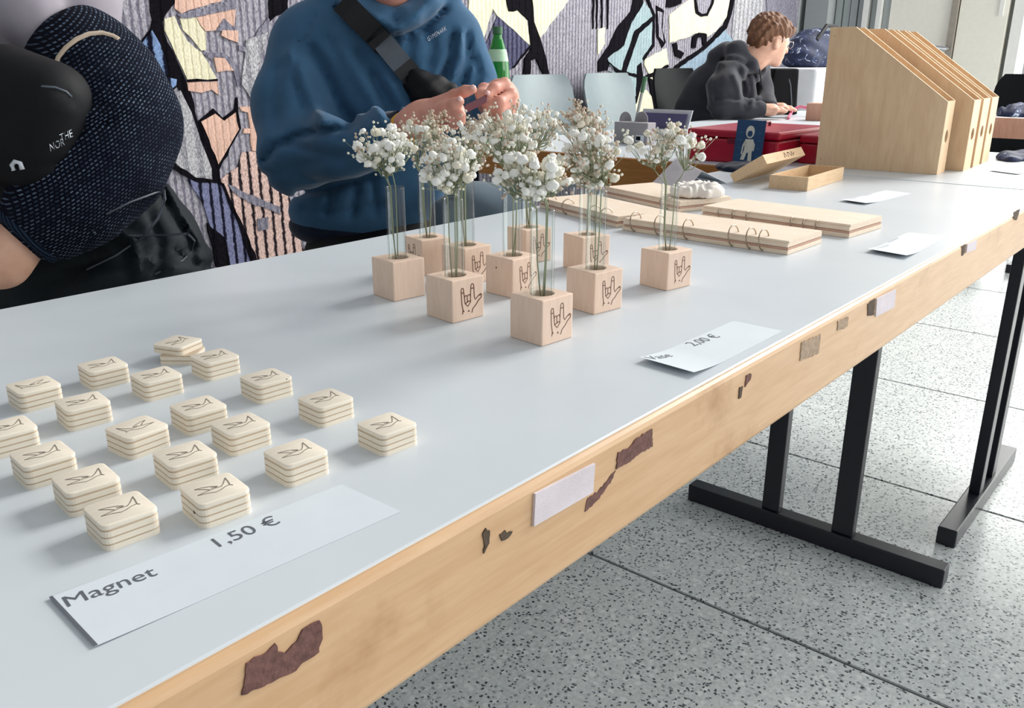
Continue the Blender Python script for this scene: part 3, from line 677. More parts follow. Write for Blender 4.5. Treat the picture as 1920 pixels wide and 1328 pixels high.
def bouquet(lab, base, mouth, ctr, spread, n, brown, seed, tall=None):
    rnd = random.Random(seed)
    root = thing('flower_sprig', lab, 'flowers', base, 0, 'sprigs of dried white flowers')
    base = np.array(base); mouth = np.array(mouth); ctr = np.array(ctr)
    st = MB(); buds = MB(); bb = MB(); spots = []
    forks = []
    for i in range(rnd.randint(3, 5)):
        a = rnd.uniform(0, 6.28); q = np.array([math.cos(a), math.sin(a), 0])
        fk = mouth + (ctr - mouth) * rnd.uniform(0.25, 0.55) + q * spread[0] * rnd.uniform(0.15, 0.5); forks.append(fk)
        p0 = base + q * 0.004 * rnd.random() + np.array([0, 0, 0.004 + 0.015*rnd.random()])
        st.tube([p0, base*0.5 + mouth*0.5 + q*0.005, mouth + q*0.006, mouth*0.5 + fk*0.5 + q*0.004, fk], [0.00065, 0.00065, 0.00065, 0.0006, 0.00055], 5)
    tries = 0
    while len(spots) < n and tries < n*30:
        tries += 1
        v = np.array([rnd.gauss(0, 1), rnd.gauss(0, 1), rnd.gauss(0, 1)]); v /= np.linalg.norm(v); v *= rnd.random()**0.45
        p_ = ctr + RT*v[0]*spread[0] + F0*v[1]*spread[0]*0.8 + ZZ*v[2]*spread[1]
        if p_[2] < mouth[2] + 0.004: continue
        if any(np.linalg.norm(p_ - s_) < 0.0062 for s_ in spots): continue
        spots.append(p_)
    for i, p_ in enumerate(spots):
        fk = min(forks, key=lambda f_: np.linalg.norm((p_ - f_)[:2]) + 0.3*rnd.random()*spread[0])
        md = fk*0.5 + p_*0.5 + np.array([0, 0, -0.006]); st.tube([fk, md, p_], [0.0005, 0.00045, 0.0004], 4)
        if rnd.random() < brown:
            for j in range(5): bb.ball(p_ + np.array([rnd.gauss(0, .004), rnd.gauss(0, .004), rnd.gauss(0, .006)]), rnd.uniform(.0012, .0022), 1)
        else:
            me = BLOSSOM[rnd.randrange(4)]; o = link('blossom', me, None, root); s = rnd.uniform(0.6, 1.16)
            o.location = p_ - base; o.scale = (s, s, s*rnd.uniform(.8, 1)); o.rotation_euler = (rnd.uniform(-.5, .5), rnd.uniform(-.5, .5), rnd.uniform(0, 6))
        for j in range(2):
            bq_ = p_ + np.array([rnd.gauss(0, .007), rnd.gauss(0, .007), rnd.gauss(0.002, .006)]); buds.ball(bq_, rnd.uniform(.0011, .002), 1)
            if (j + i) % 2: st.tube([md, bq_], 0.0003, 3)
    if tall is not None:                         # feathery beige spikes rising above the head
        for tx in tall:
            tx = np.array(tx); fk = ctr; st.tube([fk, fk*0.5 + tx*0.5, tx], [0.0008, 0.0007, 0.0005], 4)
            for j in range(46):
                s = rnd.random()**0.8; q = fk + (tx - fk)*s + np.array([rnd.gauss(0, 1), rnd.gauss(0, 1), rnd.gauss(0, .6)])*0.011*(1.15 - s)
                bb.ball(q, rnd.uniform(.0012, .0021), 1)
                if j % 3 == 0: st.tube([fk + (tx - fk)*s*0.93, q], 0.0004, 3)
    st.build('stems', M['stem'], root, smooth=True, kind='stuff')
    if buds.v: buds.build('small_buds', M['bud_white'], root, smooth=True, kind='stuff')
    if bb.v: bb.build('beige_buds', M['bud'], root, smooth=True, kind='stuff')
    return root
BLOSSOM = []
for s_ in range(4):
    rr = random.Random(50 + s_); g = MB(); g.ball((0, 0, 0), (0.0052, 0.0052, 0.0045), 2, 0.17, rr)
    for j in range(7):
        a = rr.uniform(0, 6.28); b = rr.uniform(-0.2, 1.3); g.ball((0.0036*math.cos(a)*math.cos(b), 0.0036*math.sin(a)*math.cos(b), 0.0036*math.sin(b)), 0.0019, 1, 0.2, rr)
    me = g.mesh('blossom', True); me.materials.append(M['petal' if s_ < 3 else 'petal_cream']); BLOSSOM.append(me)
# front corner (top) px, rotation, size, engraving face, tube mouth px y, flower centre px, spread px, count, brownness, labels
vases = [
 ((736,493), -8, 'none', 350, (722,280), (66,46), 34, .10, 'plain wooden cube vase without drawing, leftmost of the vases', 'white flower sprig leaning left out of the leftmost plain vase', None),
 ((790,452), -14, 'x', 326, (795,262), (60,44), 24, .45, 'wooden cube vase at back left with the hand burnt on its left face', 'beige-white flower sprig in the tube at the back left', [(812,206),(838,208)]),
 ((847,528), -6, 'y', 372, (840,308), (58,56), 40, .15, 'wooden cube vase with bold dark hand drawing, front left', 'dense white flower sprig in the front left vase with the bold hand', None),
 ((871,468), -5, 'y', 336, (885,262), (56,50), 26, .45, 'wooden cube vase half hidden behind the front left one', 'beige-white flower sprig in the half-hidden vase behind the front left one', [(905,215)]),
 ((961,488), -3, 'y', 346, (950,256), (62,58), 36, .25, 'wooden cube vase with a small knot on its left face, in the centre', 'tall white flower sprig in the centre vase with the knot', None),
 ((986,433), -14, 'y', 300, (1010,236), (50,44), 26, .35, 'farthest wooden cube vase, mostly hidden behind the glass tubes', 'white flower sprig rising from the farthest, hidden vase', None),
 ((1017,565), -5, 'y', 392, (998,330), (72,48), 42, .12, 'wooden cube vase standing nearest the front edge of the table', 'white flower sprig in the vase nearest the table front', None),
 ((1093,447), -18, 'y', 320, (1092,240), (44,40), 20, .7, 'wooden cube vase behind, beside the ring binders', 'tall feathery beige sprig reaching highest, beside the ring binders', [(1076,186),(1090,205),(1104,220),(1060,215)]),
 ((1116,514), -9, 'y', 356, (1108,300), (58,62), 40, .45, 'wooden cube vase with hand drawing, third vase from the right', 'mixed beige and white sprig in the third vase from the right', [(1120,232),(1092,250)]),
 ((1254,476), -10, 'y', 346, (1256,272), (84,42), 26, .25, 'wooden cube vase standing alone on the right beside the binders', 'loose white flower sprig in the vase standing alone on the right', [(1262,232),(1275,245)])]
DEP = lambda w_: float((np.array(w_) - CAM) @ F0)
cubeme = None
for i, (fc, rot, face, my, fcx, spr, n, brn, lab, flab, tall) in enumerate(vases):
    c0 = at(*fc, TZ + 0.0445); a = math.radians(rot); ex = np.array([math.cos(a), math.sin(a), 0]); eyv = np.array([-math.sin(a), math.cos(a), 0])
    ctr = c0 + ex*CS/2 + eyv*CS/2
    root = thing('flower_vase', lab, 'vase', (ctr[0], ctr[1], TZ), a, 'cube vases with glass tubes')
    H_ = 0.0445; R_ = 0.0118
    if cubeme is None:                           # cube with a drilled hole
        g = MB(); n_ = 32; ring = [(R_*math.cos(2*math.pi*q/n_), R_*math.sin(2*math.pi*q/n_)) for q in range(n_)]
        def sq(th):
            cx_, sy_ = math.cos(th), math.sin(th); m_ = max(abs(cx_), abs(sy_)); return (cx_/m_*CS/2, sy_/m_*CS/2)
        out = [sq(2*math.pi*q/n_) for q in range(n_)]
        v = [(x, y, 0) for x, y in out] + [(x, y, H_) for x, y in out] + [(x, y, H_) for x, y in ring] + [(x, y, H_ - 0.026) for x, y in ring]
        f = [tuple(range(n_))[::-1], tuple(3*n_ + q for q in range(n_))]
        for q in range(n_):
            r2 = (q + 1) % n_
            f += [(q, r2, n_ + r2, n_ + q), (n_ + q, n_ + r2, 2*n_ + r2, 2*n_ + q), (2*n_ + q, 2*n_ + r2, 3*n_ + r2, 3*n_ + q)]
        g.add(v, f); cubeme = g.mesh('wooden_cube', False, 0.0012)
        tg = MB(); hgt = 1.0
    link('wooden_cube', cubeme, M['cube_wood'], root)
    # glass tube
    dep = DEP(ctr); top = P(fc[0], my, dep); tz = top[2] - TZ
    if tz < 0.12: tz = 0.12
    r = 0.0106 if i != 6 else 0.0116
    g = MB(); prof = [(0.0005, 0.0205), (0.0055, 0.0215), (r*0.98, 0.0265), (r, 0.0447), (r, tz - 0.002), (r*1.06, tz - 0.0006), (r*1.0, tz), (r*0.9, tz - 0.0006), (r*0.87, tz - 0.003), (r*0.87, 0.029), (0.0005, 0.0245)]
    g.lathe(prof, seg=28); g.build('glass_tube', M['glass'], root, smooth=True, local=True)
    if face != 'none':
        g = MB()
        for st in hand:
            if face == 'y': g.ribbon([(x*CS*0.86 + 0.003, -CS/2, H_/2 + y*CS*0.82) for x, y in st], 0.0008 if i != 2 else 0.0011, (0, -1, 0))
            else: g.ribbon([(-CS/2, -(x*CS*0.86), H_/2 + y*CS*0.82) for x, y in st], 0.0008, (-1, 0, 0))
        g.build('hand_engraving', M['burn'], root, local=True, label='burnt line drawing of a hand with thumb, index and little finger raised')
    if i == 4: MB().ball((-CS/2, 0.004, 0.032), (0.0004, 0.0012, 0.0012), 1).build('knot', M['mark'], root, local=True)
    mo = np.array([ctr[0], ctr[1], TZ + tz]); fctr = P(fcx[0], fcx[1], dep); s_ = dep / 1711
    bouquet(flab, (ctr[0], ctr[1], TZ + 0.029), mo, fctr, (spr[0]*s_, spr[1]*s_), int(n*1.85), brn, 100 + i, None if tall is None else [P(x, y, dep + random.uniform(-.02, .02)) for x, y in tall])
MB()
# fallen blossoms by the binders
# ================================================================== PRICE LABELS
def label_paper(lab, corners, lift, texts, curl=0.0):
    """corners: near-left(back), near-left(front), right-front, right-back in px on the table"""
    c = [at(*q) for q in corners]; ctr = sum(c) / 4
    root = thing('price_label', lab, 'label', (ctr[0], ctr[1], TZ), 0, 'paper price labels')
    nx, ny = 44, 5; v = []; f = []
    def pt(s, t_):
        z = lift * max(0, 1 - s*3.2)**1.6 + curl * (2*t_ - 1)**2 * (0.4 + 0.6*s) + 0.00012
        q = (c[0]*(1-s) + c[3]*s)*(1 - t_) + (c[1]*(1-s) + c[2]*s)*t_
        return np.array([q[0], q[1], TZ + z])
    for lay in (0, 0.00016):
        for i in range(nx + 1):
            for j in range(ny + 1):
                q = pt(i/nx, j/ny); v.append((q[0], q[1], q[2] + lay))
    m_ = (nx+1)*(ny+1); I = lambda i, j, l=0: l*m_ + i*(ny+1) + j
    for i in range(nx):
        for j in range(ny):
            f += [(I(i,j), I(i,j+1), I(i+1,j+1), I(i+1,j)), (I(i,j,1), I(i+1,j,1), I(i+1,j+1,1), I(i,j+1,1))]
    for i in range(nx): f += [(I(i,0), I(i+1,0), I(i+1,0,1), I(i,0,1)), (I(i+1,ny), I(i,ny), I(i,ny,1), I(i+1,ny,1))]
    for j in range(ny): f += [(I(0,j+1), I(0,j), I(0,j,1), I(0,j+1,1)), (I(nx,j), I(nx,j+1), I(nx,j+1,1), I(nx,j,1))]
    MB().add(v, f).build('paper', M['paper'], root)
    for txt, a, b, mt, asp in texts:
        g = MB(); v_, f_ = text_geo(txt)
        p0, p1 = at(*a), at(*b); u = p1 - p0; L = np.linalg.norm(u); u /= L; w_ = np.cross(ZZ, u); k_ = L / (v_[:, 0].max() - v_[:, 0].min()); x0 = v_[:, 0].min()
        e1 = c[3] - c[0]; e2 = c[1] - c[0]; A = np.array([[e1[0], e2[0]], [e1[1], e2[1]]]); pts = []
        for q in v_:
            pp = p0 + u*(q[0] - x0)*k_ + w_*q[1]*k_*asp; s, t_ = np.linalg.solve(A, (pp - c[0])[:2])
            z = pt(min(max(s, 0), 1), min(max(t_, 0), 1))[2]; pts.append((pp[0], pp[1], z + 0.00034))
        g.add(pts, f_); g.build('printed_text', M[mt], root)
    return root, pt
r_, pt = label_paper('paper label printed Magnet 1,50 € in front of the magnets', [(93,1124),(178,1216),(752,960),(640,909)], 0.0008, [('Magnet', (128,1142), (297,1079), 'ink', 1.0), ('1,50 €', (412,1027), (528,981), 'ink', 1.0)])
MB().ribbon([pt(0.004, 0.0) + np.array([0,0,.0003]), pt(0.004, 0.5) + np.array([0,0,.0003]), pt(0.004, 1) + np.array([0,0,.0003])], 0.0016, (0, 0, 1)).build('edge_shadow_line', M['ink'], r_)  # shadow at the lifted left paper edge, drawn as a grey line
label_paper('paper label printed Vase 2,00 € with its left end lifted', [(1199,679),(1300,708),(1468,621),(1375,602)], 0.0045, [('Vase', (1223,684), (1263,671), 'ink', 1.0), ('2,00 €', (1302,650), (1352,632), 'ink', 1.0)])
label_paper('paper label with faint print, near the front edge beyond the binders', [(1625,473),(1698,486),(1778,443),(1702,436)], 0.005, [('-----', (1652,470), (1674,461), 'inkpale', 1.0), ('----', (1676,456), (1694,448), 'inkpale', 1.0)])
label_paper('paper label lying between the pencil box and the binders', [(1575,378),(1622,385),(1710,363),(1660,357)], 0.004, [('---', (1600,376), (1612,373), 'inkpale', 1.0), ('----', (1626,368), (1640,365), 'inkpale', 1.0)])
label_paper('paper label on the cross table beside the file holders', [(1853,321),(1906,328),(1960,322),(1905,316)], 0.002, [])

# ================================================================== RING BINDERS
def binder(lab, near, far, width, th, rings, rr, flip=1, layers=3):
    """near / far: spine corners on the table (x,y); the cover extends to the right of near->far"""
    a = np.array([near[0], near[1], 0]); b = np.array([far[0], far[1], 0]); u = (b - a); L = np.linalg.norm(u); u /= L; w_ = np.array([u[1], -u[0], 0])
    root = thing('ring_binder', lab, 'binder', (near[0], near[1], TZ), 0, 'wooden ring binders')
    Mx = Matrix(((w_[0], u[0], 0, near[0]), (w_[1], u[1], 0, near[1]), (0, 0, 1, TZ), (0, 0, 0, 1)))
    tl = th / 2
    for i in range(2):
        z0 = i*tl + (0.0004 if i else 0.0002); o = 0.0015*i
        cv = MB().box((0.0 + o, 0 + o, z0), (width + o, L, z0 + tl*0.62), Mx).build('cover_board', M['binder_wood'], root, bevel=0.0006)
        MB().box((0.002 + o, 0.001, z0 + tl*0.63), (width*0.985, L - 0.002, z0 + tl*0.97), Mx).build('inner_sheet' if i == 0 else 'top_veneer', M['binder_core' if i == 0 else 'binder_wood'], root)
    for s in rings:
        pts = []
        for q in range(20):
            an = 2*math.pi*q/20; pts.append(a + u*(s*L + 0.0015*math.sin(an)) + w_*(0.004 + rr*math.cos(an)) + ZZ*(TZ + th*0.5 + rr*math.sin(an)*0.95))
        zmin = min(p_[2] for p_ in pts); pts = [p_ + ZZ*max(0, TZ + 0.0012 - zmin) for p_ in pts]
        MB().tube(pts, 0.00105, 6, True).build('binder_ring', M['steel'], root, smooth=True)
    return root
binder('wooden ring binder in front, lying nearest the single vase', (1.142, 0.474), (1.150, 0.752), 0.112, 0.019, (.14,.21,.31,.58,.76,.92), 0.0155)
binder('wooden ring binder on the left, its end tucked behind the front one', (1.160, 0.770), (1.236, 0.990), 0.112, 0.018, (.14,.28,.62,.86), 0.0135)
binder('wooden ring binder at the back next to the crumpled tissue', (1.357, 0.770), (1.432, 0.985), 0.125, 0.019, (.14,.2), 0.0105)
binder('wooden ring binder on the right, with six small rings', (1.318, 0.454), (1.338, 0.716), 0.118, 0.02, (.20,.28,.36,.66,.76,.86), 0.0095)

# ================================================================== FILE HOLDERS
def file_holder(lab, fl_, depth, width, ang, hb, hf, hole=True):
    """fl_: front-left bottom corner; box goes back by depth"""
    a = math.radians(ang); root = thing('file_holder', lab, 'file holder', (fl_[0], fl_[1], TZ), a, 'wooden file holders')
    t_ = 0.0055; flat = depth*0.21
    prof = [(0, 0), (0, hf), (depth - flat, hb), (depth, hb), (depth, 0)]       # y,z
    for x0, nm in ((0, 'side_panel'), (width - t_, 'side_panel')):
        MB().prism([(x0, y, z) for y, z in prof], (t_, 0, 0)).build(nm, M['file_ply'], root, bevel=0.0007, local=True)
    MB().box((t_, depth - t_, 0), (width - t_, depth, hb)).build('back_panel', M['file_ply'], root, local=True)
    MB().box((t_, 0.006, 0.001), (width - t_, depth - t_, 0.0065)).build('base_panel', M['file_ply'], root, local=True)
    # front panel with a round finger hole
    g = MB(); n_ = 24; r = 0.0145; hc = hf*0.52; ring = [(width/2 + r*math.cos(2*math.pi*q/n_), hc + r*math.sin(2*math.pi*q/n_)) for q in range(n_)]
    def sq(th_):
        c_, s_ = math.cos(th_), math.sin(th_); kx = (width/2 - t_) / (abs(c_) + 1e-9); kz = ((hf - hc) if s_ > 0 else hc) / (abs(s_) + 1e-9); q = min(kx, kz); return (width/2 + c_*q, hc + s_*q)
    angs = sorted([2*math.pi*q/n_ for q in range(n_)])
    out = [sq(x) for x in angs]
    cor = [(width - t_, hf), (t_, hf), (t_, 0), (width - t_, 0)]
    for cc in cor:                                # pull nearest samples onto the corners
        j = min(range(n_), key=lambda q: (out[q][0]-cc[0])**2 + (out[q][1]-cc[1])**2); out[j] = cc
    v = []
    for y in (0.0, t_): v += [(x, y, z) for x, z in out] + [(x, y, z) for x, z in ring]
    f = []
    for q in range(n_):
        w_ = (q+1) % n_
        f += [(q, w_, n_+w_, n_+q), (2*n_+q, 3*n_+q, 3*n_+w_, 2*n_+w_), (n_+q, n_+w_, 3*n_+w_, 3*n_+q), (q, 2*n_+q, 2*n_+w_, w_)]
    g.add(v, f); g.build('front_panel', M['file_ply'], root, local=True, label='narrow front with a round finger hole')
    for zq in (0.02, hb - 0.02): MB().ball((0, depth - 0.012, zq), (0.0004, 0.0013, 0.0013), 1).build('nail', M['mark'], root, local=True)
    return root
fa = 3
file_holder('wooden file holder nearest the viewer, its whole broad side showing', (2.222, 0.580), 0.288, 0.077, fa, 0.332, 0.166)
file_holder('wooden file holder second from the viewer, a gap behind the first', (2.338, 0.552), 0.288, 0.074, 2, 0.330, 0.166)
file_holder('wooden file holder third from the viewer', (2.442, 0.556), 0.288, 0.076, 2, 0.330, 0.166)
file_holder('wooden file holder farthest from the viewer, last of the four', (2.545, 0.560), 0.288, 0.080, 2, 0.330, 0.166)

# ================================================================== PENCIL BOX
bx = thing('pencil_box', 'open wooden pencil box with its lid leaning against it', 'box', (1.9, 0.76, TZ))
ang = 0.06
def BM(x, y, z, rx=0, rz=ang): return Matrix.Translation((x, y, z)) @ Matrix.Rotation(rz, 4, 'Z') @ Matrix.Rotation(rx, 4, 'X')
def tray(parent, nm, Mx, L, Wd, Hh, t_=0.005):
    b_ = MB().box((t_, t_, 0), (L - t_, Wd - t_, 0.004), Mx).build(nm + '_bottom', M['box_wood'], parent)
    MB().box((0, 0, 0), (L, t_, Hh), Mx).build(nm + '_side', M['box_wood'], parent, bevel=0.0006); MB().box((0, Wd - t_, 0), (L, Wd, Hh), Mx).build(nm + '_side', M['box_wood'], parent, bevel=0.0006)
    MB().box((0, t_, 0), (t_, Wd - t_, Hh), Mx).build(nm + '_end', M['box_wood'], parent); MB().box((L - t_, t_, 0), (L, Wd - t_, Hh), Mx).build(nm + '_end', M['box_wood'], parent)
    return b_
tray(bx, 'tray', BM(1.757, 0.702, TZ + 0.0002), 0.235, 0.082, 0.028)
lidM = BM(1.770, 0.872, TZ + 0.001, 0, ang + 0.0) @ Matrix.Rotation(math.radians(-33), 4, 'X') @ Matrix.Translation((0, -0.084, 0.0))
MB().box((0, 0, 0), (0.235, 0.084, 0.022), lidM).build('lid', M['box_wood'], bx, bevel=0.0008)
g = MB()
for pl in ([(-.02,.004),(-.012,.016),(-.006,.006)], [(.004,.004),(.004,.014),(.014,.014),(.02,.006)], [(.024,.004),(.03,.016),(.036,.006),(.044,.012)]):
    g.ribbon([tuple(lidM @ Vector((0.13 + x, -0.0001, y + 0.001))) for x, y in pl], 0.003, tuple((lidM.to_3x3() @ Vector((0, -1, 0)))))
g.build('lid_engraving', M['burn'], bx)

# ------------------------------------------------------------------ blue card, red cash box, leaflets and so on
cardY0, cardY1, cardX = 0.972, 1.05, 2.118
cz1 = TZ + 0.112
card = thing('picture_card', 'dark blue card with a pale astronaut figure leaning on the red box', 'card', (cardX, 1.01, TZ))
MB().hexa([(cardX - 0.008, cardY0, TZ), (cardX - 0.0065, cardY0, TZ), (cardX - 0.0065, cardY1, TZ), (cardX - 0.008, cardY1, TZ)], [(cardX + 0.006, cardY0 + 0.0, cz1), (cardX + 0.0075, cardY0, cz1), (cardX + 0.0075, cardY1, cz1), (cardX + 0.006, cardY1, cz1)]).build('card_sheet', M['card_blue'], card)
def cardp(u, v): return np.array([cardX - 0.008 + 0.014*v, cardY1 - u*(cardY1 - cardY0), TZ + v*0.112])
cn = np.array([-1, 0, 0.12])
def cpoly(pts, mat, nm, d): MB().prism([cardp(u, v) + cn*d*0.5 for u, v in pts], cn*d).build(nm, M[mat], card)
def disc(cu, cv, ru, rv, n=16): return [(cu + ru*math.cos(2*math.pi*q/n), cv + rv*math.sin(2*math.pi*q/n)) for q in range(n)]
cpoly(disc(.5, .74, .15, .14), 'card_light', 'printed_figure', 0.0003); cpoly(disc(.5, .70, .09, .07), 'card_blue', 'printed_visor', 0.0006)
cpoly([(.36,.58),(.64,.58),(.68,.40),(.64,.30),(.66,.10),(.52,.10),(.52,.28),(.46,.28),(.40,.12),(.26,.12),(.36,.34)], 'card_light', 'printed_figure', 0.0003)
cpoly([(.36,.56),(.28,.44),(.26,.24),(.30,.24),(.33,.42),(.40,.50)], 'card_light', 'printed_figure', 0.0003); cpoly([(.64,.56),(.72,.46),(.70,.32),(.66,.34),(.66,.44)], 'card_light', 'printed_figure', 0.0003)
for q in range(4):
    for u0 in (.12, .78): cpoly([(u0,.2+.17*q),(u0+.12,.2+.17*q),(u0+.12,.23+.17*q),(u0,.23+.17*q)], 'card_teal', 'printed_pattern', 0.0002)
cash = thing('cash_box', 'red metal box with pale-lit lid behind the blue card', 'box', (2.3, 1.05, TZ))
MB().box((2.134, 0.94, TZ), (2.46, 1.195, TZ + 0.062)).build('box_body', M['red_metal'], cash, bevel=0.006)
MB().box((2.130, 0.936, TZ + 0.064), (2.464, 1.199, TZ + 0.084)).build('lid', M['red_metal'], cash, bevel=0.006)
MB().tube([(2.24, 1.07, TZ + 0.084), (2.24, 1.07, TZ + 0.095), (2.36, 1.07, TZ + 0.095), (2.36, 1.07, TZ + 0.084)], 0.004).build('handle', M['red_dark'], cash, smooth='auto')
MB().box((2.1325, 1.05, TZ + 0.05), (2.1345, 1.08, TZ + 0.064)).build('lock_plate', M['red_dark'], cash)
rb2 = thing('red_case', 'lower dark red case with a groove, at the right of the red box', 'box', (2.4, 0.9, TZ))
MB().box((2.25, 0.885, TZ), (2.52, 0.933, TZ + 0.05)).build('case_body', M['red_metal'], rb2, bevel=0.004); MB().box((2.247, 0.882, TZ + 0.052), (2.523, 0.934, TZ + 0.072)).build('case_lid', M['red_metal'], rb2, bevel=0.005)
# leaflet display
def quadpx(corners, X, th=0.003): return MB().prism([atx(x, y, X) for x, y in corners], (th, 0, 0))
ls = thing('leaflet_stand', 'clear stand holding violet leaflets on the back table', 'leaflet stand', (2.75, 1.50, TZ))
def lsbox(lo, hi, rx): return None
ly = atx(1247, 240, 2.75)[1]
MB().hexa([(2.72, ly-.10, TZ), (2.724, ly-.10, TZ), (2.724, ly+.10, TZ), (2.72, ly+.10, TZ)], [(2.76, ly-.10, TZ+.092), (2.764, ly-.10, TZ+.092), (2.764, ly+.10, TZ+.092), (2.76, ly+.10, TZ+.092)]).build('back_plate', M['clear_plastic'], ls)
MB().hexa([(2.714, ly-.09, TZ+.018), (2.717, ly-.09, TZ+.018), (2.717, ly+.09, TZ+.018), (2.714, ly+.09, TZ+.018)], [(2.744, ly-.09, TZ+.08), (2.748, ly-.09, TZ+.08), (2.748, ly+.09, TZ+.08), (2.744, ly+.09, TZ+.08)]).build('leaflet', M['purple_card'], ls)
MB().hexa([(2.69, ly-.10, TZ), (2.71, ly-.10, TZ), (2.71, ly+.10, TZ), (2.69, ly+.10, TZ)], [(2.698, ly-.10, TZ+.03), (2.708, ly-.10, TZ+.03), (2.708, ly+.10, TZ+.03), (2.698, ly+.10, TZ+.03)]).build('front_lip', M['clear_plastic'], ls, bevel=0.001)
# grey folded card display with two rounded ears
X_ = 2.42; gc = atx(1180, 283, X_)
cs = thing('card_display', 'grey folded card display with two rounded ears on the back table', 'display', (X_, gc[1], TZ))
def gp(x, y): return atx(x, y, X_)
yb0, yb1 = atx(1212, 283, X_)[1], atx(1150, 283, X_)[1]
MB().box((X_, yb0, TZ), (X_ + 0.05, yb1, TZ + 0.068)).build('display_body', M['grey_card'], cs, bevel=0.002)
for cpx in (1172, 1202):
    c_ = atx(cpx, 226, X_ + 0.05); MB().prism([(X_ + 0.052, c_[1] + 0.024*math.cos(q), max(TZ + 0.06, c_[2] + 0.028*math.sin(q))) for q in np.linspace(0, 2*math.pi, 20, endpoint=False)], (0.002, 0, 0)).build('ear', M['grey_card'], cs)
MB().box((X_ - 0.001, yb0 + 0.012, TZ + 0.01), (X_, yb0 + 0.042, TZ + 0.03)).build('printed_label', M['paper'], cs); MB().box((X_ - 0.0016, yb0 + 0.024, TZ + 0.014), (X_ - 0.001, yb0 + 0.04, TZ + 0.026)).build('printed_mark', M['black_cloth'], cs)
# stick with a green end leaning behind the display
p0 = P(1186, 240, 2.75); p1 = P(1208, 148, 2.95)
p0 = at(1188, 250); st = thing('stick', 'thin grey stick with a green end standing behind the card display', 'stick', p0)
p0 = np.array(p0); dirn = (P(1210, 144, DEP(p0) + 0.04) - p0)
MB().tube([p0, p0 + dirn*0.72], 0.006).build('shaft', M['rod'], st, smooth='auto'); MB().tube([p0 + dirn*0.72, p0 + dirn], [0.007, 0.009]).build('green_end', M['green'], st, smooth='auto')
# dark things lying near the cash box, folded grey paper, tissue
fp = thing('folded_paper', 'folded grey paper standing like a tent beside the pencil box', 'paper', (1.7, 0.93, TZ))
a1, a2, a3 = at(1300, 340), at(1375, 345), at(1392, 338); top0 = at(1345, 300, TZ + 0.03)
rdg0 = np.array([1.735, 1.0, TZ + 0.048]); rdg1 = np.array([1.70, 0.915, TZ + 0.030])
MB().hexa([(1.60, 0.985, TZ + 0.0006), (1.6015, 0.985, TZ + 0.0006), (1.6115, 0.90, TZ + 0.0006), (1.61, 0.90, TZ + 0.0006)], [(rdg0[0], rdg0[1], rdg0[2]), (rdg0[0]+.0015, rdg0[1], rdg0[2]), (rdg1[0]+.0015, rdg1[1], rdg1[2]), (rdg1[0], rdg1[1], rdg1[2])]).build('paper_leaf', M['grey_card'], fp)
MB().hexa([(1.80, 0.985, TZ + 0.0006), (1.8015, 0.985, TZ + 0.0006), (1.7615, 0.885, TZ + 0.0006), (1.76, 0.885, TZ + 0.0006)], [(rdg0[0]+.002, rdg0[1], rdg0[2]), (rdg0[0]+.0035, rdg0[1], rdg0[2]), (rdg1[0]+.0035, rdg1[1], rdg1[2]), (rdg1[0]+.002, rdg1[1], rdg1[2])]).build('paper_leaf', M['paper'], fp)
tc = at(1300, 350, TZ + 0.035); ts = thing('tissue', 'crumpled white tissue lying on the back binder', 'tissue', (tc[0], tc[1], TZ + 0.0205))
def tf(p_):
    q = p_ - tc.astype(np.float32); q[:, 2] = p_[:, 2] - (TZ + 0.0205)
    d = ellip(q, (0, 0, 0.006), (0.055, 0.04, 0.017)); d = smin(d, ellip(q, (-0.005, -0.035, 0.008), (0.03, 0.025, 0.015)), 0.015)
    d += 0.004*np.sin(q[:, 0]*190 + 3*np.sin(q[:, 1]*120))*np.sin(q[:, 1]*160 + 2*np.sin(q[:, 0]*90)); return smax(d, -(q[:, 2]), 0.002)
skin('tissue_sheet', [(tf, (tc[0]-.07, tc[1]-.08, TZ+.018), (tc[0]+.07, tc[1]+.06, TZ+.06), 0.003)], M['tissue'], ts)
kp = at(1370, 318); pch = thing('pouch', 'small dark pouch lying on the table before the blue card', 'pouch', (kp[0]+.02, kp[1]-.03, TZ))
def pf(p_):
    q = p_ - np.array([kp[0]+.02, kp[1]-.03, TZ], np.float32); return smax(ellip(q, (0, 0, 0.004), (0.07, 0.075, 0.014)) + 0.002*np.sin(q[:, 0]*130)*np.sin(q[:, 1]*110), -q[:, 2], 0.002)
skin('pouch_body', [(pf, (kp[0]-.08, kp[1]-.13, TZ-.0035), (kp[0]+.12, kp[1]+.07, TZ+.03), 0.004)], M['navy_rib'], pch)
# green bottle
BX, BY = 2.112, 1.862;  bo = thing('glass_bottle', 'green glass bottle with a pale label behind the hands', 'bottle', (BX, BY, TZ))
bz = P(936, 50, DEP((BX, BY, 0)))[2] - TZ
s_ = bz / 0.33
MB().lathe([(0.001, 0), (0.034, 0.002), (0.0365, 0.01), (0.0365, 0.205*s_), (0.0345, 0.23*s_), (0.0285, 0.26*s_), (0.019, 0.288*s_), (0.0135, 0.305*s_), (0.0135, 0.312*s_), (0.001, 0.313*s_)], (BX, BY, TZ), 28).build('bottle_glass', M['green_glass'], bo, smooth=True)
MB().lathe([(0.001, 0.3105*s_), (0.0155, 0.3105*s_), (0.0155, 0.33*s_), (0.001, 0.331*s_)], (BX, BY, TZ), 20).build('cap', M['green'], bo, smooth='auto')
MB().lathe([(0.0338, 0.236*s_), (0.0289, 0.2605*s_), (0.0262, 0.269*s_)], (BX, BY, TZ), 28).build('neck_label', M['bottle_label'], bo, smooth=True)

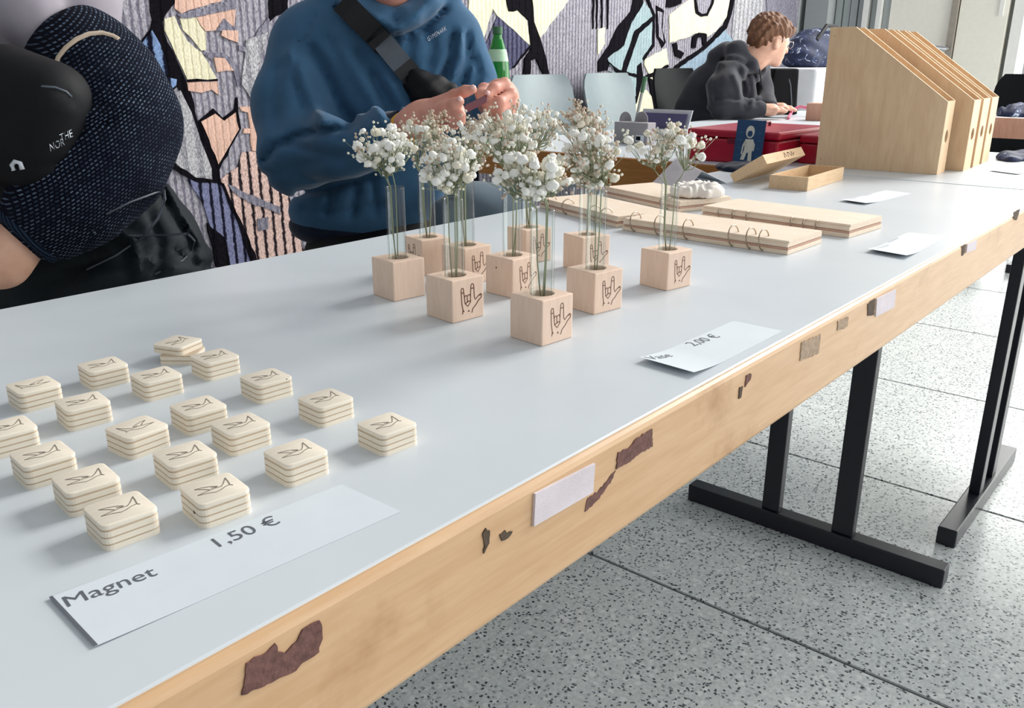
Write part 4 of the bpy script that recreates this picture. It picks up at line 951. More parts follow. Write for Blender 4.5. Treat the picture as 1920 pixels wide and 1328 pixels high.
# ================================================================== CHAIRS
def chair(lab, loc, rz, top, mat, w=0.44, grp='shell chairs along the wall hanging'):
    root = thing('shell_chair', lab, 'chair', loc, rz, grp)
    # back shell: rounded panel curved and narrowing downward, facing -y
    n, m_ = 14, 14; v = []; f = []; sh = 0.46
    for lay in (0, 1):
        for i in range(m_ + 1):
            t_ = i / m_; z = sh - 0.02 + (top - sh + 0.02)*t_; hw = w/2*(0.78 + 0.22*min(1, t_*1.4))
            if t_ > 0.82: hw *= math.sqrt(max(0.0, 1 - ((t_ - 0.82)/0.18)**2*0.32))
            for j in range(n + 1):
                s = 2*j/n - 1; y = 0.20 + 0.10*t_**1.3 - 0.045*s*s + lay*0.012; v.append((s*hw, y, z))
    N = (n+1)*(m_+1); I = lambda i, j, l: l*N + i*(n+1) + j
    for i in range(m_):
        for j in range(n): f += [(I(i,j,0), I(i,j+1,0), I(i+1,j+1,0), I(i+1,j,0)), (I(i,j,1), I(i+1,j,1), I(i+1,j+1,1), I(i,j+1,1))]
        for j in (0, n): f.append((I(i,j,0), I(i+1,j,0), I(i+1,j,1), I(i,j,1)))
    for j in range(n):
        for i in (0, m_): f.append((I(i,j,0), I(i,j+1,0), I(i,j+1,1), I(i,j,1)))
    MB().add(v, f).build('backrest', mat, root, smooth='auto', local=True)
    MB().prism([(-.2, -.2, sh - .03), (.2, -.2, sh - .03), (.215, 0, sh - .03), (.175, .215, sh - .03), (-.175, .215, sh - .03), (-.215, 0, sh - .03)], (0, 0, .018)).build('seat', mat, root, bevel=0.006, local=True)
    for sx in (-1, 1):
        for sy in (-1, 1): MB().tube([(sx*.16, sy*.15, sh - .03), (sx*.2, sy*.2, 0)], 0.011).build('leg', M['chrome'], root, smooth='auto', local=True)
    return root
def wallchair(lab, cx_, topy, Y, mat, w, rz=0):
    q = aty(cx_, topy, Y); return chair(lab, (q[0], Y - 0.28, 0), rz, q[2], mat, w)
wallchair('light grey shell chair by the wall hanging, right of the green bottle', 1006, 140, 2.89, M['chair_grey'], 0.50)
wallchair('light grey shell chair with dark rear edge, second along the wall hanging', 1132, 137, 2.89, M['chair_grey'], 0.48)
bq = P(1346, 200, 4.40); fdir = RT*0.75 - F0*0.66
btop = P(1272, 128, 4.6)[2]
chair('black shell chair the boy in charcoal sits on', (bq[0], bq[1], 0), math.atan2(fdir[1], fdir[0]) + math.pi/2, btop, M['chair_black'], 0.42)
fc = atx(1910, 140, 5.6)
chair('black shell chair at the far right, cut by the picture edge', (fc[0], fc[1], 0), math.radians(-100), fc[2], M['chair_black'], 0.42, 'chairs at the far right')

# far table at the right edge
ft = thing('far_table', 'far brown-edged table at the right edge of the picture', 'table', (5.2, 0.9, 0))
MB().box((4.75, 0.0, TZ - 0.03), (5.45, 1.07, TZ)).build('table_top', M['laminate'], ft, bevel=0.002)
MB().box((4.735, 0.0, TZ - 0.095), (4.7495, 1.07, TZ - 0.001)).build('edge_board', M['file_inner'], ft, bevel=0.002); MB().box((4.7505, 1.052, TZ - 0.095), (5.45, 1.07, TZ - 0.031)).build('edge_board', M['file_inner'], ft)
leg_frame(ft, 0.85, 'x', ((4.98, 5.02), (5.15, 5.19)), (4.82, 5.36), TZ - 0.03)
sc_ = at(1905, 190, TZ + 0.03)
sf = thing('scarf', 'dark blue scarf lying on the far table', 'scarf', (4.95, 0.95, TZ))
def sff(p_):
    q = p_ - np.array([4.95, 0.95, TZ], np.float32); d = ellip(q, (0, 0, 0.01), (0.16, 0.10, 0.045)); d += 0.012*np.sin(q[:, 0]*45 + 2*np.sin(q[:, 1]*50))*np.sin(q[:, 1]*60); return smax(d, -q[:, 2], 0.004)
skin('scarf_cloth', [(sff, (4.72, 0.80, TZ - 0.005), (5.18, 1.10, TZ + 0.09), 0.008)], M['navy_white'], sf)
s2 = thing('bunched_cloth', 'white and dark cloth bunched on the end of the cross table', 'cloth', (2.74, 0.52, TZ))
def s2f(p_):
    q = p_ - np.array([2.74, 0.52, TZ], np.float32); d = ellip(q, (0, 0, 0.004), (0.10, 0.045, 0.016)); d += 0.005*np.sin(q[:, 0]*80)*np.sin(q[:, 1]*90 + q[:, 0]*40); return smax(d, -q[:, 2], 0.003)
skin('cloth_sheet', [(s2f, (2.60, 0.44, TZ - 0.003), (2.87, 0.60, TZ + 0.03), 0.004)], M['navy_white'], s2)

# things right of the boy: white covered side table, bag, jacketed chair
wt = aty(1507, 130, 2.35); side = thing('covered_side_table', 'small table under a white cloth behind the seated boy', 'table', (wt[0], 2.35, 0))
def wtf(p_):
    q = p_ - np.array([wt[0], 2.35, 0], np.float32); d = np.maximum(np.maximum(np.abs(q[:, 0]) - 0.34, np.abs(q[:, 1]) - 0.22), np.maximum(q[:, 2] - wt[2], 0.02 - q[:, 2]))
    return d - 0.012 + 0.008*np.sin(q[:, 0]*40 + q[:, 1]*40)*np.clip((wt[2] - q[:, 2])*3, 0, 1)
skin('white_cover', [(wtf, (wt[0]-.42, 2.05, -0.02), (wt[0]+.42, 2.62, wt[2]+.05), 0.016)], M['white_cloth'], side)
bgp = thing('patterned_bag', 'navy and white patterned bag on the white-covered table', 'bag', (wt[0], 2.30, wt[2] + 0.012))
def bgf(p_):
    q = p_ - np.array([wt[0], 2.30, wt[2] + 0.012], np.float32); d = ellip(q, (0, 0, 0.1), (0.24, 0.14, 0.13)); d = smin(d, ellip(q, (-.16, 0, .06), (.12, .12, .08)), .04); return smax(d + 0.008*np.sin(q[:, 0]*40)*np.sin(q[:, 2]*50), -q[:, 2], 0.01)
skin('bag_body', [(bgf, (wt[0]-.34, 2.1, wt[2]), (wt[0]+.3, 2.5, wt[2]+.28), 0.012)], M['navy_white'], bgp)
MB().tube([(wt[0] - .16, 2.22, wt[2] + .17), (wt[0] - .08, 2.2, wt[2] + .255), (wt[0] + .08, 2.2, wt[2] + .255), (wt[0] + .2, 2.22, wt[2] + .15)], 0.012).build('carry_strap', M['strap'], bgp, smooth='auto')
jb = P(1464, 205, 4.55); bp = thing('black_rucksack', 'black zipped rucksack standing on the back table beside the boy', 'backpack', (4.15, 1.70, TZ))
jz = P(1464, 128, 4.52)[2] - TZ; jx = P(1464, 170, 4.52)
def jf(p_):
    q = p_ - np.array([jx[0], jx[1], TZ], np.float32); q2 = np.stack([q @ RT.astype(np.float32), q @ F0.astype(np.float32), q[:, 2]], 1)
    tpr = 1 - 0.25*np.clip(q2[:, 2]/jz, 0, 1); d = np.maximum(np.maximum(np.abs(q2[:, 0]) - 0.055*tpr, np.abs(q2[:, 1]) - 0.04), np.maximum(q2[:, 2] - jz + 0.02, 0.02 - q2[:, 2])); return d - 0.02
bp.location = (jx[0], jx[1], TZ)
skin('rucksack_body', [(jf, (jx[0]-.14, jx[1]-.14, TZ-.01), (jx[0]+.14, jx[1]+.14, TZ+jz+.03), 0.008)], M['black_nylon'], bp)
MB().tube([P(1484, 200, DEP(jx)-.06), P(1482, 160, DEP(jx)-.06), P(1474, 128, DEP(jx)-.05)], 0.004).build('zip', M['buckle'], bp, smooth='auto')
rbn = at(1490, 212, TZ + 0.01); rb = thing('pink_ribbon', 'pink ribbon looped on the back table behind the file holder', 'ribbon', (rbn[0], rbn[1], TZ))
MB().tube([at(1478, 222, TZ+.006), P(1486, 206, DEP(at(1484,218))), P(1500, 200, DEP(at(1484,218))), P(1514, 202, DEP(at(1484,218))), at(1524, 218, TZ+.006)], 0.007).build('ribbon_loop', M['pink'], rb, smooth='auto')
cbp = at(1514, 225); cbx = thing('small_carton', 'small brown carton on the back table behind the file holder', 'box', (cbp[0], cbp[1], TZ))
MB().box((cbp[0]-.04, cbp[1]-.09, TZ), (cbp[0]+.06, cbp[1]-.005, TZ + 0.075)).build('carton_body', M['file_inner'], cbx, bevel=0.003)

# ================================================================== PEOPLE
def fingers(p, segs):
    d = None
    for ch in segs:
        e = chain(p, ch, 0.006); d = e if d is None else smin(d, e, 0.004)
    return d
def nailpatch(parent, c, r, nrm, lab=None):
    g = MB(); g.ball(c, r, 1); return g.build('fingernail', M['nail'], parent, smooth=True)

# ---- person in the blue hoodie
DT = 1.98
pm_ = P(712, 300, DT + 0.02); pm = thing('person', 'seated person in a blue hoodie with a black sling bag, handling a small card', 'person', (pm_[0], pm_[1], 0))
q_ = lambda x, y, d: P(x, y, d).astype(np.float32)
sh_r, el_r, wr_r = q_(592, 96, 2.0), q_(562, 292, 1.84), q_(742, 250, 1.64)
sh_l, el_l, wr_l = q_(838, 78, 2.04), q_(902, 215, 2.0), q_(916, 196, 1.80)
nk, hipc = q_(735, 20, 2.03), q_(690, 400, 2.02)
RB = np.stack([RT, F0, ZZ]).astype(np.float32)
def hoodie(p_):
    d = ellip(p_, q_(715, 165, 2.02), (0.195, 0.135, 0.20), RB)
    d = smin(d, ellip(p_, q_(700, 320, 2.02), (0.175, 0.135, 0.17), RB), 0.08)
    d = smin(d, capsule(p_, sh_r, sh_l, 0.085, 0.075), 0.07)
    d = smin(d, capsule(p_, q_(650, 30, 2.03), q_(800, 30, 2.05), 0.05), 0.06)
    d = smin(d, chain(p_, [(sh_r, 0.088), (q_(560, 200, 1.93), 0.088), (el_r, 0.080)], 0.05), 0.05)
    d = smin(d, chain(p_, [(sh_l, 0.072), (q_(872, 150, 2.03), 0.062), (el_l, 0.052)], 0.04), 0.03)
    d = smin(d, chain(p_, [(el_r, 0.080), (q_(650, 280, 1.74), 0.062), (wr_r, 0.043)], 0.04), 0.03)
    d = smin(d, chain(p_, [(el_l, 0.052), (wr_l, 0.040)], 0.03), 0.03)
    # hem blouse at the waist
    d = smin(d, ellip(p_, q_(668, 395, 2.0), (0.155, 0.12, 0.075), RB), 0.04)
    # hood rolls around the neck
    d = smin(d, chain(p_, [(q_(640, -8, 2.0), 0.034), (q_(676, 14, 1.945), 0.034), (q_(722, 40, 1.915), 0.028), (q_(742, 54, 1.905), 0.016)], 0.02), 0.014)
    d = smin(d, chain(p_, [(q_(828, -14, 2.02), 0.032), (q_(798, 10, 1.955), 0.032), (q_(762, 38, 1.915), 0.026), (q_(743, 54, 1.905), 0.016)], 0.02), 0.014)
    d = smin(d, chain(p_, [(q_(640, -8, 2.0), 0.04), (q_(668, -24, 2.12), 0.06), (q_(800, -24, 2.14), 0.06), (q_(828, -14, 2.02), 0.036)], 0.02), 0.03)
    # folds
    for pts, w, dp in (([(498,300),(515,276),(556,256),(610,246),(650,242)], 8, .012), ([(500,330),(560,312),(640,296)], 10, .006), ([(540,268),(590,286),(640,290)], 9, .008),
                       ([(585,96),(612,150),(638,205),(660,232)], 14, .016), ([(545,100),(580,170),(606,232)], 13, -.010), ([(640,100),(676,160),(720,226)], 12, -.010), ([(676,100),(716,170),(744,214)], 11, .010),
                       ([(610,70),(650,120),(690,190)], 9, .006), ([(590,30),(556,90),(552,150),(566,200)], 5, .006), ([(520,130),(512,190),(520,240)], 12, .007),
                       ([(728,150),(752,190),(766,222)], 9, -.008), ([(700,140),(726,205),(735,235)], 8, .008),
                       ([(850,66),(842,110),(822,158)], 7, .013), ([(866,60),(862,110),(842,165)], 5, -.009), ([(876,66),(880,110),(868,158)], 6, .012), ([(892,110),(898,140),(890,162)], 6, .009), ([(838,100),(818,140),(812,160)], 6, -.007),
                       ([(650,-4),(690,28),(742,54)], 11, -.013), ([(632,16),(682,52),(740,72)], 6, .012), ([(812,-4),(782,28),(745,54)], 10, -.013), ([(832,18),(796,52),(750,70)], 6, .012), ([(743,36),(744,66)], 3, .012), ([(800,60),(812,85),(804,120)], 9, .008), ([(770,70),(766,100),(776,128)], 8, .007), ([(745,60),(742,86),(730,100)], 4, .008),
                       ([(560,362),(620,352),(700,330)], 8, .016), ([(570,392),(640,398),(720,384)], 8, .008), ([(620,360),(612,400)], 7, .008), ([(668,352),(660,404)], 7, .008), ([(700,345),(704,400)], 6, .007),
                       ([(640,262),(690,250),(730,238)], 5, .005), ([(560,330),(610,344),(660,338)], 6, .005)):
        d = fold(p_, d, pts, w, dp*1.35)
    # collar opening
    d = smax(d, -ellip(p_, q_(735, -30, 2.02), (0.062, 0.085, 0.085), RB), 0.015)
    # cut flat at waist
    d = smax(d, -(p_[:, 2] - (q_(668, 440, 2.0)[2])), 0.01)
    return d
lo, hi = bounds([sh_r, el_r, wr_r, sh_l, el_l, wr_l, nk, hipc], 0.22)
skin('hoodie', [(hoodie, lo, hi, 0.0085)], M['blue'], pm, 'blue fleece hoodie with bunched hood')
def hem(p_):
    d = ellip(p_, q_(662, 420, 2.0), (0.148, 0.112, 0.06), RB); return smax(d, np.abs(p_[:, 2] - q_(662, 428, 2.0)[2]) - 0.026, 0.01)
c_ = q_(662, 420, 2.0); skin('waistband', [(hem, c_ - 0.2, c_ + np.array([.2, .2, .06]), 0.008)], M['navy_rib'], pm, 'dark ribbed waistband')
for a, b, r in ((q_(728, 254, 1.652), q_(752, 246, 1.628), 0.041), (q_(914, 200, 1.815), q_(918, 194, 1.785), 0.0385)): MB().tube([a, (a+b)/2, b], [r*.96, r, r*.9], 20).build('cuff', M['navy_rib'] if r > .04 else M['blue'], pm, smooth='auto')
# body: head, neck, trunk, arms and both hands
H0 = 1.60
hr = lambda x, y, d=H0: q_(x, y, d)
def hand_r(p_):
    d = chain(p_, [(hr(735, 252, 1.645), 0.028), (hr(775, 232), 0.026), (hr(800, 222), 0.026)], 0.02)
    d = smin(d, chain(p_, [(hr(795, 218, 1.60), 0.026), (hr(838, 205, 1.575), 0.024)], 0.02), 0.02)
    d = smin(d, chain(p_, [(hr(790, 222, 1.62), 0.022), (hr(832, 222, 1.60), 0.02)], 0.02), 0.02)
    fs = [[(hr(822, 196, 1.585), 0.0125), (hr(852, 180, 1.57), 0.0108), (hr(872, 171, 1.56), 0.0095), (hr(886, 168, 1.555), 0.0078)],       # index stretched
          [(hr(835, 206, 1.57), 0.0122), (hr(858, 206, 1.548), 0.0110), (hr(862, 216, 1.538), 0.0100), (hr(846, 222, 1.542), 0.009)],        # middle bent
          [(hr(832, 216, 1.575), 0.0115), (hr(858, 216, 1.556), 0.0105), (hr(862, 226, 1.545), 0.0095), (hr(846, 231, 1.55), 0.0085)],       # ring bent
          [(hr(826, 226, 1.585), 0.0105), (hr(848, 228, 1.568), 0.0092), (hr(850, 236, 1.56), 0.0084), (hr(838, 239, 1.565), 0.0075)],       # little bent
          [(hr(806, 216, 1.57), 0.0135), (hr(836, 204, 1.545), 0.0115), (hr(852, 196, 1.535), 0.0102), (hr(862, 190, 1.53), 0.008)]]         # thumb
    return smin(d, fingers(p_, fs), 0.008)
def hand_l(p_):
    d = chain(p_, [(hr(916, 196, 1.80), 0.029), (hr(930, 190, 1.73), 0.028), (hr(938, 188, 1.70), 0.030)], 0.02)
    d = smin(d, ellip(p_, hr(938, 190, 1.69), (0.033, 0.03, 0.04), RB), 0.02)
    fs = [[(hr(950, 166, 1.69), 0.0122), (hr(946, 158, 1.66), 0.0115), (hr(926, 166, 1.635), 0.0102), (hr(914, 178, 1.62), 0.0085)],         # index curled down to the card
          [(hr(957, 176, 1.69), 0.0122), (hr(958, 178, 1.655), 0.0112), (hr(936, 192, 1.625), 0.0102), (hr(912, 196, 1.625), 0.0088)],
          [(hr(957, 190, 1.69), 0.0118), (hr(958, 194, 1.655), 0.0108), (hr(936, 206, 1.627), 0.0098), (hr(914, 206, 1.63), 0.0084)],
          [(hr(952, 204, 1.70), 0.0105), (hr(952, 208, 1.665), 0.0094), (hr(934, 217, 1.64), 0.0086), (hr(918, 215, 1.64), 0.0074)],
          [(hr(922, 176, 1.70), 0.0135), (hr(908, 168, 1.665), 0.0118), (hr(902, 178, 1.64), 0.0105), (hr(904, 188, 1.625), 0.0085)]]
    return smin(d, fingers(p_, fs), 0.008)
def bodycore(p_):
    d = chain(p_, [(q_(735, 60, 2.02), 0.075), (q_(735, 10, 2.0), 0.058), (q_(733, -30, 1.99), 0.056)], 0.03)
    d = smin(d, ellip(p_, q_(712, 200, 2.02), (0.15, 0.10, 0.22), RB), 0.05); d = smin(d, ellip(p_, q_(690, 420, 2.04), (0.14, 0.11, 0.12), RB), 0.05)
    d = smin(d, chain(p_, [(sh_r, 0.045), (el_r, 0.034), (wr_r, 0.024)], 0.03), 0.03); d = smin(d, chain(p_, [(sh_l, 0.045), (el_l, 0.034), (wr_l, 0.03)], 0.03), 0.03)
    return d
HC = q_(733, -92, 1.99)
def headm(p_):
    d = ellip(p_, HC + 0.02*ZZ, (0.078, 0.096, 0.105), RB)
    d = smin(d, ellip(p_, q_(734, -40, 1.945), (0.05, 0.055, 0.062), RB), 0.04)          # jaw
    d = smin(d, ellip(p_, q_(734, -12, 1.925), (0.024, 0.022, 0.02), RB), 0.03)          # chin
    d = smin(d, capsule(p_, q_(735, 10, 2.0), q_(733, -60, 2.0), 0.056), 0.03)
    d = smin(d, chain(p_, [(q_(734, -95, 1.905), 0.010), (q_(734, -66, 1.878), 0.015)], 0.01), 0.015)   # nose
    d = smin(d, chain(p_, [(q_(717, -40, 1.902), 0.007), (q_(750, -40, 1.902), 0.007)], 0.01), 0.008)    # lips
    for x in (712, 756): d = smax(d, -ellip(p_, q_(x, -92, 1.89), (0.016, 0.014, 0.010), RB), 0.015)
    for x in (661, 805): d = smin(d, ellip(p_, q_(x, -80, 1.99), (0.012, 0.020, 0.033), RB), 0.01)
    return d
lo1, hi1 = bounds([hr(735, 252, 1.645), hr(890, 165, 1.53), hr(850, 240, 1.56)], 0.045)
lo2, hi2 = bounds([hr(916, 196, 1.82), hr(960, 150, 1.62), hr(905, 222, 1.62)], 0.05)
lo3, hi3 = bounds([sh_r, el_r, wr_r, sh_l, el_l, wr_l, q_(690, 440, 2.04)], 0.16); lo4, hi4 = bounds([HC], 0.2)
skin('body', [(hand_r, lo1, hi1, 0.0035), (hand_l, lo2, hi2, 0.0035), (bodycore, lo3, hi3, 0.014), (headm, lo4, hi4, 0.007)], M['skin'], pm)
def hairm(p_):
    d = ellip(p_, HC + 0.045*ZZ + F0*0.012, (0.092, 0.108, 0.10), RB); d += 0.005*np.sin(p_ @ RT.astype(np.float32)*150)*np.sin(p_[:, 2]*60)
    return smax(d, -ellip(p_, q_(734, -70, 1.90), (0.075, 0.06, 0.095), RB), 0.02)
skin('hair', [(hairm, lo4, hi4 + 0.05, 0.008)], M['hair'], pm, 'short brown hair')
for x in (714, 754):
    e_ = MB().ball(q_(x, -92, 1.914), 0.0105, 2).build('eye', M['card_light'], pm, smooth=True); MB().ball(q_(x, -90, 1.9045), (0.0048, 0.0048, 0.005), 1).build('iris', M['hair'], e_, smooth=True)
for c, r in ((hr(887, 164, 1.550), (0.006, 0.006, 0.005)), (hr(862, 186, 1.524), (0.006, 0.005, 0.006)), (hr(914, 175, 1.613), (0.006, 0.005, 0.006))): nailpatch(pm, c, r, None)
# tee shirt at the neck
MB().tube([q_(700, 18, 1.965), q_(722, 30, 1.94), q_(742, 38, 1.932), q_(762, 28, 1.94), q_(776, 16, 1.965)], 0.012, 8).build('shirt_collar', M['paper'], pm, smooth='auto')
# ring, wristband
MB().tube([P(955 + 9*math.cos(a), 176 + 8*math.sin(a), 1.668 + 0.012*math.sin(a)) for a in np.linspace(0, 6.28, 14, endpoint=False)], 0.0012, 6, True).build('finger_ring', M['chrome'], pm, smooth=True)
wv = (hr(775, 232) - hr(748, 246, 1.63)); wv = wv/np.linalg.norm(wv); wc_ = hr(764, 240, 1.615)
MB().tube([wc_ - wv*0.008, wc_ + wv*0.008], [0.031, 0.031], 22).build('wristband', M['yellow'], pm, smooth='auto', label='yellow paper wristband')
MB().hexa([wc_ + np.array([0,0,-.03]) + RT*0.004 - F0*.030, wc_ + np.array([0,0,-.03]) + RT*.022 - F0*.030, wc_ + np.array([0,0,-.03]) + RT*.022 - F0*.0285, wc_ + np.array([0,0,-.03]) + RT*.004 - F0*.0285],
          [wc_ + np.array([0,0,.0]) + RT*0.004 - F0*.034, wc_ + RT*.022 - F0*.034, wc_ + RT*.022 - F0*.0325, wc_ + RT*.004 - F0*.0325]).build('wristband_tail', M['yellow'], pm)
# sling strap: follows the chest surface
def on_hoodie(x, y, d0=1.70, off=0.004):
    dd = np.arange(d0, 2.1, 0.003); pts = np.array([q_(x, y, t_) for t_ in dd]); v = hoodie(pts.astype(np.float32)); i = np.argmax(v < off); return dd[i]
def strapband(pa, pb, w, mat, nm, off=0.006, th=0.004, n=12, parent=pm):
    v = []; f = []
    pa = np.array(pa, float); pb = np.array(pb, float); tdir = pb - pa; tdir /= np.linalg.norm(tdir); nrm = np.array([-tdir[1], tdir[0]])
    DD = np.array([[on_hoodie(*(pa + (pb - pa)*i/n + nrm*s*w/2), off=off) for s in (-1, 0, 1)] for i in range(n + 1)])
    DS = np.array([DD[max(0, i-3):i+4].mean(0) for i in range(n + 1)]) - (0.004 if n > 6 else 0)
    for i in range(n + 1):
        c = pa + (pb - pa)*i/n; dd = list(DS[i])
        dmid = min(dd); 
        for s in (-1, 1):
            dx = (dd[0] if s < 0 else dd[2]); dx = min(dx, dmid + 0.02)
            v += [q_(*(c + nrm*s*w/2), dx - th), q_(*(c + nrm*s*w/2), dx)]
    for i in range(n):
        a, b = 4*i, 4*i + 4
        f += [(a, a+2, b+2, b), (a+1, b+1, b+3, a+3), (a, b, b+1, a+1), (a+2, a+3, b+3, b+2)]
    f += [(0, 1, 3, 2), (4*n, 4*n+2, 4*n+3, 4*n+1)]
    return MB().add(v, f).build(nm, M[mat], parent, smooth='auto')
sling = pm
strapband((640, 2), (700, 62), 44, 'strap', 'sling_strap'); strapband((696, 58), (722, 88), 42, 'strap', 'sling_strap')
strapband((716, 76), (754, 122), 40, 'buckle', 'strap_buckle', th=0.011, n=5)
strapband((705, 68), (716, 80), 42, 'strap', 'buckle_slot', th=0.014, n=2); strapband((754, 122), (768, 138), 42, 'strap', 'buckle_slot', th=0.013, n=2)
strapband((766, 136), (790, 164), 40, 'strap', 'sling_strap', th=0.006)
bgc = q_(806, 176, on_hoodie(800, 176) - 0.01)
def slingbag(p_):
    d = chain(p_, [(q_(776, 148, on_hoodie(776, 148)), 0.022), (q_(800, 172, on_hoodie(800, 172) - .01), 0.034), (q_(838, 176, on_hoodie(826, 180) - .012), 0.026)], 0.03)
    return d + 0.003*np.sin(p_ @ RT.astype(np.float32)*120)*np.sin(p_[:, 2]*140)
skin('sling_pouch', [(slingbag, bgc - 0.1, bgc + 0.1, 0.006)], M['black_nylon'], pm, 'black nylon sling pouch')
g = MB(); v, f = text_geo('GYMSHARK'); pts = []
for q in v:
    s = (q[0] - v[:, 0].min())/(v[:, 0].max() - v[:, 0].min()); x = 803 + 35*s + q[1]*(-3); y = 78 - 22*s - q[1]*12
    pts.append(q_(x, y, on_hoodie(x, y, 1.80, 0.007)))
g.add(pts, f); g.build('chest_print', M['white_print'], pm)
# trousers
kn_r, kn_l = np.array([0.86, 1.17, 0.50], np.float32) + 0, np.array([1.36, 1.10, 0.50], np.float32)
hp_r, hp_l = q_(640, 470, 2.03), q_(745, 470, 2.03); hp_r[2] = hp_l[2] = 0.56
def trousers(p_):
    d = ellip(p_, np.array([pm_[0], pm_[1], 0.57]), (0.16, 0.14, 0.12), RB)
    for hp, kn in ((hp_r, kn_r), (hp_l, kn_l)):
        an = np.array([kn[0], kn[1] + 0.03, 0.10], np.float32); d = smin(d, chain(p_, [(hp, 0.088), (kn, 0.068), (an, 0.055)], 0.03), 0.04)
    return d
lo, hi = bounds([hp_r, hp_l, kn_r, kn_l, (kn_l[0], kn_l[1], 0.1)], 0.17); lo[2] = 0.03
skin('trousers', [(trousers, lo, hi, 0.014)], M['black_cloth'], pm, 'black trousers')
for kn in (kn_r, kn_l):
    def shoe(p_, kn=kn):
        q = p_ - np.array([kn[0], kn[1] - 0.05, 0], np.float32); return smax(smin(ellip(q, (0, 0, 0.035), (0.048, 0.135, 0.05)), ellip(q, (0, 0.07, 0.07), (0.045, 0.055, 0.06)), 0.03), -q[:, 2], 0.004)
    skin('shoe', [(shoe, (kn[0]-.08, kn[1]-.22, -.01), (kn[0]+.08, kn[1]+.12, .15), 0.008)], M['black_rubber'], pm)
# small dark red card held in the fingers
hc0, hc1 = hr(872, 197, 1.585), hr(914, 176, 1.615)
hx = hc1 - hc0; hxn = hx/np.linalg.norm(hx); hv = np.array([-F0[0]*.8, -F0[1]*.8, -0.25]); hv /= np.linalg.norm(hv); hn = np.cross(hxn, hv); hn /= np.linalg.norm(hn)
pc = thing('held_card', 'small dark red card pinched between the fingers of the hooded person', 'card', hc0)
MB().hexa([hc0, hc1, hc1 + hv*0.035, hc0 + hv*0.035], [hc0 + hn*.003, hc1 + hn*.003, hc1 + hv*0.035 + hn*.003, hc0 + hv*0.035 + hn*.003]).build('card_sheet', M['red_phone'], pc, bevel=0.0008)
# chair under this person, and the slate bag on a stool beside
chair('dark shell chair under the person in the blue hoodie', (pm_[0] + 0.03, pm_[1] + 0.02, 0), -(math.pi/2 - YAW), 0.80, M['chair_black'], 0.42, 'chairs behind the display table')
sb = P(905, 395, 1.86); SBZ = 0.645
sbag = thing('slate_jacket', 'slate grey jacket bundled on the lap of the hooded person', 'jacket', (sb[0], sb[1], SBZ))
sbt = P(905, 340, 1.86)[2]
def sbf(p_):
    q = p_ - np.array([sb[0], sb[1], SBZ], np.float32); q2 = np.stack([q @ RT.astype(np.float32), q @ F0.astype(np.float32), q[:, 2]], 1); hh = sbt - SBZ
    d = ellip(q2, (0.01, 0, hh*0.42), (0.105, 0.10, hh*0.58)); d = smin(d, ellip(q2, (-0.055, -0.03, hh*0.35), (0.06, 0.07, hh*0.42)), 0.03)
    d += 0.004*np.sin(q2[:, 0]*50 + q2[:, 2]*30)*np.sin(q2[:, 2]*45); return smax(d, -q[:, 2], 0.006)
skin('jacket_cloth', [(sbf, (sb[0]-.2, sb[1]-.2, SBZ - .01), (sb[0]+.2, sb[1]+.2, sbt+.06), 0.008)], M['slate_cloth'], sbag)

# ---- person at the left in the navy knit jumper
pl_ = P(60, 420, 1.42); pl = thing('person', 'person at the left edge in a navy speckled jumper, hand on hip', 'person', (pl_[0], pl_[1], 0))
s0, e0, w0 = q_(140, 66, 1.36), q_(222, 228, 1.27), q_(56, 440, 1.17)
def jumper(p_):
    d = chain(p_, [(q_(128, 78, 1.37), 0.056), (q_(156, 116, 1.34), 0.070), (q_(192, 168, 1.30), 0.078), (e0, 0.081)], 0.04)
    d = smin(d, chain(p_, [(e0, 0.081), (q_(190, 300, 1.24), 0.079), (q_(130, 372, 1.20), 0.066), (q_(88, 412, 1.18), 0.054)], 0.04), 0.025)
    d = smin(d, ellip(p_, q_(-10, 250, 1.42), (0.15, 0.12, 0.24), RB), 0.05)
    for pts, w, dp in (([(120,196),(170,168),(240,148)], 6, .008), ([(140,206),(190,192),(268,176)], 6, .007), ([(150,218),(200,212),(262,206)], 5, -.005), ([(100,270),(150,240),(205,228)], 7, .009), ([(110,330),(150,300),(190,290)], 8, .006), ([(96,380),(140,350),(180,342)], 7, .006), ([(150,128),(190,112),(230,112)], 8, .005)):
        d = fold(p_, d, pts, w, dp)
    cutn = q_(120 - 62, 48 - 70, 1.36) - q_(120, 48, 1.36); cutn = cutn/np.linalg.norm(cutn)
    return smax(d, (p_ - q_(121, 46, 1.36)) @ cutn, 0.006)
lo, hi = bounds([s0, e0, w0, q_(-10, 80, 1.42), q_(-10, 420, 1.42)], 0.19)
skin('jumper', [(jumper, lo, hi, 0.008)], M['knit'], pl, 'navy knitted jumper with pale flecks')
def onsdf(fn, x, y, d0, off=0.003, d1=1.8):
    dd = np.arange(d0, d1, 0.003); v = fn(np.array([q_(x, y, t_) for t_ in dd], np.float32)); return dd[np.argmax(v < off)]
bpts = [(104, 128), (110, 108), (124, 90), (144, 74), (168, 64), (192, 62), (212, 68), (222, 74)]
MB().tube([q_(x, y, onsdf(jumper, x, y, 1.1, 0.001)) for x, y in bpts], 0.0036, 8).build('sleeve_stripe', M['cream_band'], pl, smooth='auto', label='cream stripe around the sleeve')
